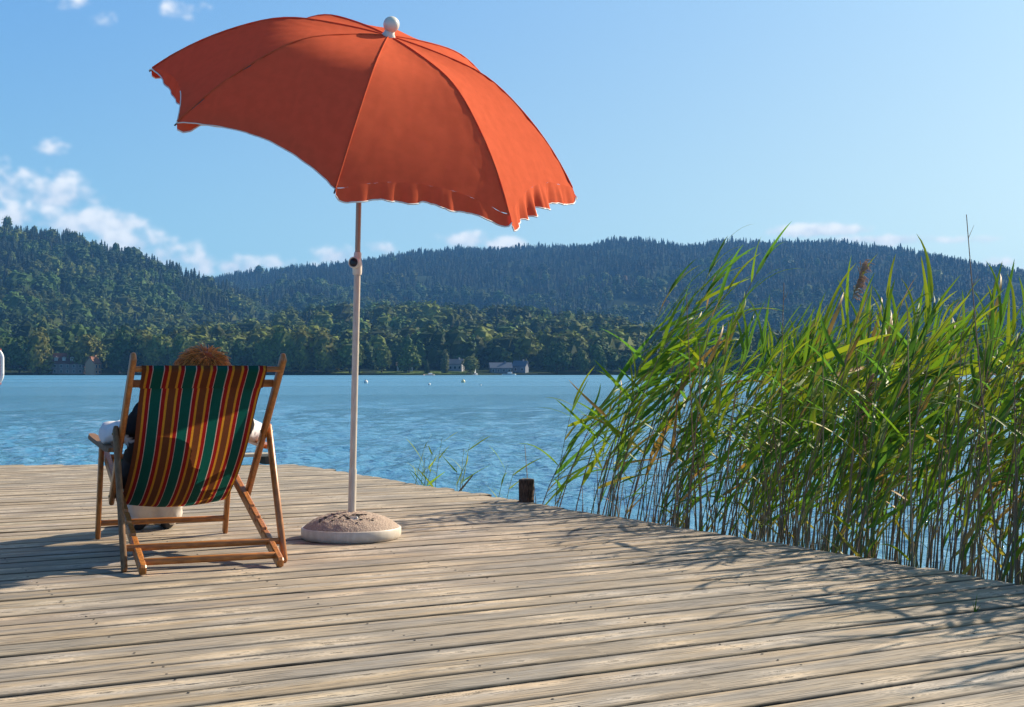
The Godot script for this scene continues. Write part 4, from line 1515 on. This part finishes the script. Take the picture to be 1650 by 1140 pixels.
func joined() -> ArrayMesh:
	var all := start()
	for st in body_parts:
		var m := done(st)
		if m.get_surface_count(): all.append_from(m, 0, Transform3D.IDENTITY)
	return all.commit()

# ------------------------------------------------------------------ reeds
func leaf_mesh(length: float, wide: float, curl: float, twist: float) -> ArrayMesh:
	# a blade along +x, folded along its midrib
	var st := start()
	st.set_smooth_group(-1)
	var rows := []
	var p := Vector3.ZERO
	for i in 8:
		var t := i / 7.0
		var ang := curl * t * t
		if i: p += Vector3(cos(ang), -sin(ang), 0) * length / 7.0
		var w := wide * 0.5 * minf(1.0, 0.35 + t * 5.0) * pow(1.0 - t, 0.62) + 0.0004
		var up := Vector3(sin(ang), cos(ang), 0)
		var sd := Vector3(0, 0, 1).rotated(Vector3(cos(ang), -sin(ang), 0), twist * t)
		up = Vector3(cos(ang), -sin(ang), 0).cross(sd) * -1.0
		rows.append([p + sd * w + up * w * 0.22, p, p - sd * w + up * w * 0.22])
	st.set_smooth_group(0)
	for i in 7:
		for k in 2:
			quad(st, rows[i][k], rows[i + 1][k], rows[i + 1][k + 1], rows[i][k + 1])
	return done(st)

var leaf_shapes := []
var wind := Vector3(0.93, 0.0, -0.36)

func stem_line(length: float, lean0: float, lean1: float, side: float) -> Array:
	var pts := [Vector3.ZERO]
	var p := Vector3.ZERO
	for i in 9:
		var t := (i + 0.5) / 9.0
		var a := lerpf(lean0, lean1, pow(t, 1.6))
		p += (Vector3.UP * cos(a) + (wind + Vector3(-wind.z, 0, wind.x) * side).normalized() * sin(a)) * length / 9.0
		pts.append(p)
	return pts

func along(pts: Array, t: float) -> Array:
	var f := clampf(t, 0.0, 0.9999) * (pts.size() - 1)
	var i := int(f)
	return [pts[i].lerp(pts[i + 1], f - i), (pts[i + 1] - pts[i]).normalized()]

func make_reed(r: RandomNumberGenerator, length: float, lean: float, leafy: float, plume := false, low := 0.30) -> Dictionary:
	# what a reed consists of: its stem's mesh and the placing, shape and tint of each leaf
	var pts := stem_line(length, lean * 0.15 + r.randfn(0.03, 0.05), lean, r.randfn(0.0, 0.25))
	var st := start()
	var rad := []
	for i in 10: rad.append(lerpf(0.0046, 0.0014, i / 9.0))
	sweep(st, pts, rad, 6, false)
	var leaves := []
	var n := int(8 + 6 * leafy)
	for i in n:
		var t := lerpf(low, 0.985, pow((i + r.randf() * 0.6) / n, 0.85))
		var q := along(pts, t)
		var swing := wind.rotated(Vector3.UP, r.randfn(0.0, 0.30))
		var rise := r.randfn(0.74, 0.20) if t > 0.5 else r.randfn(0.9, 0.28)
		var dir := (swing * cos(rise) + Vector3.UP * sin(rise)).normalized()
		if r.randf() < 0.10: dir = (Vector3(-swing.x, 0.9, -swing.z)).normalized()
		if t > 0.86: dir = (q[1] * 1.2 + dir * 0.5 + Vector3.UP * 0.15).normalized()
		var size := lerpf(0.62, 1.08, sin(PI * clampf((t - 0.2) / 0.85, 0.0, 1.0))) * r.randf_range(0.8, 1.2)
		var tint: int = [0, 2, 1, 1, 2, 3, 0, 2, 2, 3][r.randi() % 10]
		if t < 0.5 and r.randf() < 0.4: tint = 5 if r.randf() < 0.6 else 4
		elif r.randf() < 0.06: tint = 4 if r.randf() < 0.6 else 5
		var x := dir
		var z := x.cross(Vector3.UP).normalized().rotated(x, r.randfn(0.0, 0.75))
		var y := z.cross(x)
		leaves.append([Transform3D(Basis(x, y, z).scaled_local(Vector3(size, size, size * r.randf_range(0.85, 1.25))), q[0]), r.randi() % leaf_shapes.size(), tint])
	var d := {"stem": done(st), "leaves": leaves, "dry": r.randf() < 0.45, "length": length}
	if plume:
		var ps := start()
		var q := along(pts, 0.97)
		for i in 130:
			var a: Vector3 = q[0] + q[1] * r.randf_range(-0.05, 0.16) 
			var dir := (wind * r.randf_range(0.3, 1.1) + Vector3.UP * r.randfn(0.35, 0.4) + Vector3(r.randfn(), r.randfn(), r.randfn()) * 0.25).normalized()
			var l := r.randf_range(0.025, 0.075)
			sweep(ps, [a, a + dir * l * 0.6 + Vector3(0, 0.004, 0), a + dir * l - Vector3(0, 0.012, 0)], [0.0008, 0.0024, 0.0006], 4, false)
		d.plume = done(ps)
	return d

func place_reed(d: Dictionary, called: String, label: String, at: Vector3, group: String) -> Node3D:
	var o := thing(called, label, "reed", at, 0.0, group)
	put("stem", d.stem, M.stem_brown if d.dry else M.stem_green, o)
	for q in d.leaves:
		var l := put("leaf", leaf_shapes[q[1]], M.leaves[q[2]], o)
		l.transform = q[0]
	if d.has("plume"): put("plume", d.plume, M.plume, o)
	return o

func again(o: Node3D, label: String, at: Vector3, turn: float, size: float, group: String) -> Node3D:
	var c: Node3D = o.duplicate()
	c.name = numbered(String(o.name).get_slice("_0", 0))
	add_child(c)
	c.position = at
	c.rotation.y = turn
	c.scale = Vector3.ONE * size
	tag(c, label)
	c.set_meta("group", group)
	return c

func reed_height(s: float) -> float:
	# how far the bed stands above the deck along the edge (s from the near end)
	if s < 0.0: return lerpf(0.86, 1.1, clampf(-s / 0.6, 0.0, 1.0))
	if s > 3.3: return 0.46
	if s > 2.6: return lerpf(0.76, 0.50, (s - 2.6) / 0.7)
	if s > 1.9: return lerpf(0.74, 0.76, (s - 1.9) / 0.7)
	return lerpf(0.74, 0.86, clampf((1.9 - s) / 1.4, 0.0, 1.0))

func build_reeds() -> void:
	var r := RandomNumberGenerator.new()
	r.seed = 4242
	for q in [[0.34, 0.023, 0.35, 0.5], [0.42, 0.027, 0.65, -0.7], [0.30, 0.020, 0.15, 0.9], [0.43, 0.024, 0.9, 0.3], [0.38, 0.028, 0.5, -0.4], [0.26, 0.020, 1.1, 0.6]]:
		leaf_shapes.append(leaf_mesh(q[0], q[1], q[2], q[3]))
	var group := "green reeds in the bed beside the deck"
	var kinds := []
	for i in 16:
		kinds.append(make_reed(r, [1.75, 1.6, 1.9, 1.7, 1.5, 1.85, 1.65, 1.8][i % 8], r.randf_range(0.35, 0.75), r.randf_range(0.3, 1.0), false, 0.24 + 0.08 * (i % 3)))
	var first := []
	for k in kinds: first.append(null)
	var rest := []
	var made := 0
	for i in 390:
		var s := r.randf_range(-1.05, 3.85)
		if s > 2.9 and r.randf() < (s - 2.7) * 1.0: s = r.randf_range(-1.2, 2.9)
		var out := 0.07 + pow(r.randf(), 0.85) * 1.55
		var at := on_deck(-out, -0.55, s + out * 0.25)
		var k := r.randi() % kinds.size()
		var want := (reed_height(s) * r.randf_range(0.78, 1.12) + 0.55 + 0.16)
		var size: float = clampf(want / (kinds[k].length * 0.93), 0.6, 1.3)
		var turn := r.randfn(0.0, 0.22)
		if i >= 285:
			rest.append([k, Transform3D(Basis(Vector3.UP, turn).scaled(Vector3.ONE * size), at + DECK_W * -0.25)])
			continue
		var where := "by the mooring post" if s > 2.6 else ("in the middle of the bed" if s > 0.8 else "at the outer end of the bed")
		var row := "green reed in the row along the deck's edge " if out < 0.5 else ("green reed in the second row from the deck " if out < 1.0 else "green reed in the row farthest from the deck ")
		var o: Node3D
		if first[k] == null:
			o = place_reed(kinds[k], "reed", row + where, at, group)
			first[k] = o
		else:
			o = again(first[k], row + where, at, turn, size, group)
		o.rotation = Vector3(r.randfn(0.0, 0.05), turn, r.randfn(0.0, 0.06))
		o.scale = Vector3.ONE * size
		made += 1
	# the reeds behind, past counting
	var mass := Node3D.new()
	mass.name = "reed_bed"
	add_child(mass)
	tag(mass, "dense mass of further green reeds behind the nearer ones", "reeds", "", "stuff")
	for k in kinds.size():
		var places := []
		for q in rest:
			if q[0] == k: places.append(q[1])
		if places.is_empty(): continue
		var m := ArrayMesh.new()
		for t in 7:
			var st := start()
			var any := false
			if t == 6:
				st.append_from(kinds[k].stem, 0, Transform3D.IDENTITY)
				any = true
			else:
				for l in kinds[k].leaves:
					if l[2] == t:
						st.append_from(leaf_shapes[l[1]], 0, l[0])
						any = true
			if any:
				st.commit(m)
				m.surface_set_material(m.get_surface_count() - 1, M.stem_brown if t == 6 else M.leaves[t])
		scatter("reed_clump", m, null, places, [], mass)

	# tall clump that leans out furthest, at the far end of the bed
	var tall_label := "tall reed leaning far over in the clump beyond the mooring post"
	for q in [[3.42, 0.20, 1.60, 0.85], [3.25, 0.32, 2.0, 0.66], [3.18, 0.15, 1.85, 0.72], [3.08, 0.30, 2.05, 0.62], [3.30, 0.45, 1.95, 0.70], [2.98, 0.18, 1.85, 0.70], [3.62, 0.15, 1.3, 0.9], [3.74, 0.10, 1.15, 0.8], [3.56, 0.12, 1.5, 0.75], [3.0, 0.6, 2.15, 0.6], [3.2, 0.5, 2.2, 0.58], [3.34, 0.28, 1.8, 0.72], [3.22, 0.22, 1.9, 0.66], [3.1, 0.18, 1.7, 0.75], [3.4, 0.4, 1.7, 0.8], [3.05, 0.42, 1.95, 0.64], [3.12, 0.42, 1.75, 0.80], [3.50, 0.35, 1.5, 0.85], [2.9, 0.35, 1.8, 0.7]]:
		var d := make_reed(r, q[2], q[3], 0.9, false, 0.4)
		place_reed(d, "tall_reed", tall_label, on_deck(-q[1], -0.55, q[0]), "tall leaning reeds beyond the mooring post")
	# reeds in flower
	for q in [[1.15, 0.75, 1.22, "reed with a drooping pinkish brown plume standing high in the bed"], [1.55, 0.45, 1.18, "reed with a small brown plume low among the green leaves"], [1.05, 1.0, 1.68, "thin reed with a pale plume above the green tops"], [2.2, 0.9, 1.85, "reed with a thin grey plume standing above the tall clump"]]:
		var d := make_reed(r, q[2], 0.42, 0.3, true, 0.35)
		place_reed(d, "flowering_reed", q[3], on_deck(-q[1], -0.55, q[0]), "")
	# young growth by the deck's edge, this side of the mooring post
	for q in [[5.15, 0.08, 6, "bushy bright green young reed clump nearest to the parasol"], [4.6, 0.08, 3, "thin young reed clump between the bushy clump and the mooring post"], [4.1, 0.12, 2, "two leafed young reed next to the mooring post"]]:
		var o := thing("young_reed_clump", q[3], "reed clump", on_deck(-q[1], -0.5, q[0]))
		for j in q[2]:
			var pts := stem_line(r.randf_range(0.58, 0.82), 0.05, r.randf_range(-0.1, 0.5), r.randfn(0, 0.8))
			var base := Vector3(r.randfn(0, 0.045), 0, r.randfn(0, 0.03))
			for i in pts.size(): pts[i] += base
			var st := start()
			var rad := []
			for i in pts.size(): rad.append(lerpf(0.0035, 0.0012, i / 9.0))
			sweep(st, pts, rad, 6, false)
			var stem := piece("stem", st, M.stem_green, o)
			for i in 4:
				var w := along(pts, 0.55 + 0.13 * i)
				var dir := (wind.rotated(Vector3.UP, r.randf() * TAU) * 0.7 + Vector3.UP * r.randf_range(0.4, 1.2)).normalized()
				var z := dir.cross(Vector3.UP).normalized().rotated(dir, r.randfn(0, 0.8))
				var l := put("leaf", leaf_shapes[[0, 2, 5][r.randi() % 3]], M.leaves[[3, 0, 3][r.randi() % 3]], stem)
				l.transform = Transform3D(Basis(dir, z.cross(dir), z).scaled_local(Vector3.ONE * r.randf_range(0.42, 0.68)), w[0])
	var broken := thing("broken_reed", "dark broken reed stalk slanting up from the deck's edge", "reed", on_deck(0.0, -0.03, 4.42))
	var bs := start()
	sweep(bs, [Vector3.ZERO, Vector3(0.055, 0.065, -0.02), Vector3(0.105, 0.125, -0.03)], [0.006, 0.006, 0.004], 7)
	piece("stalk", bs, M.stem_brown, broken)

	# last year's dry stalks
	var stalks := []
	for i in 8:
		var pts := stem_line([1.5, 1.9, 1.2, 1.7, 1.05, 2.1, 1.35, 1.6][i], r.randfn(0.0, 0.04), r.randfn(0.10, 0.12), r.randfn(0, 0.6))
		var st := start()
		var rad := []
		for j in 10: rad.append(lerpf(0.0048, 0.0016, j / 9.0))
		sweep(st, pts, rad, 6, false)
		if i % 2:
			for j in 3:
				var q := along(pts, 0.75 + 0.1 * j)
				sweep(st, [q[0], q[0] + Vector3(0.03, 0.03 + 0.01 * j, 0.01)], [0.0014, 0.0005], 4, false)
		stalks.append(done(st))
	for i in 250:
		var s := r.randf_range(-1.0, 3.5)
		var out := 0.05 + r.randf() * 1.3
		var o := put("dry_reed_stalk", stalks[r.randi() % 8], M.stem_brown if r.randf() < 0.7 else M.straw)
		o.position = on_deck(-out, -0.55, s + out * 0.2)
		o.rotation = Vector3(r.randfn(0.0, 0.07), r.randf_range(-0.9, 0.9), r.randfn(0.0, 0.08))
		var size := r.randf_range(0.5, 0.82) if s < 2.8 else r.randf_range(0.35, 0.6)
		var tall := r.randf() < 0.05 and s < 2.6
		if tall: size = 1.02
		o.scale = Vector3(1.0, size, 1.0)
		var where := "by the mooring post" if s > 2.6 else ("in the middle of the reed bed" if s > 0.8 else "at the outer end of the reed bed")
		tag(o, ("tall dry brown stalk rising above the leaves " if tall else "short dry brown stalk among the stems ") + where, "reed stalk", "dry stalks in the reed bed")
	var torn := make_reed(r, 1.55, 0.4, 0.5, false, 0.4)
	place_reed(torn, "pale_reed", "reed with a pale dead leaf hanging at the outer end of the bed", on_deck(-0.45, -0.55, 0.18), "")

func _ready() -> void:
	build_view()
	build_materials()
	build_water()
	build_hills()
	build_tree_shapes()
	build_forest()
	build_far_shore()
	build_shore_trees()
	build_lake_things()
	build_deck()
	build_chair()
	build_parasol()
	build_person()
	build_reeds()
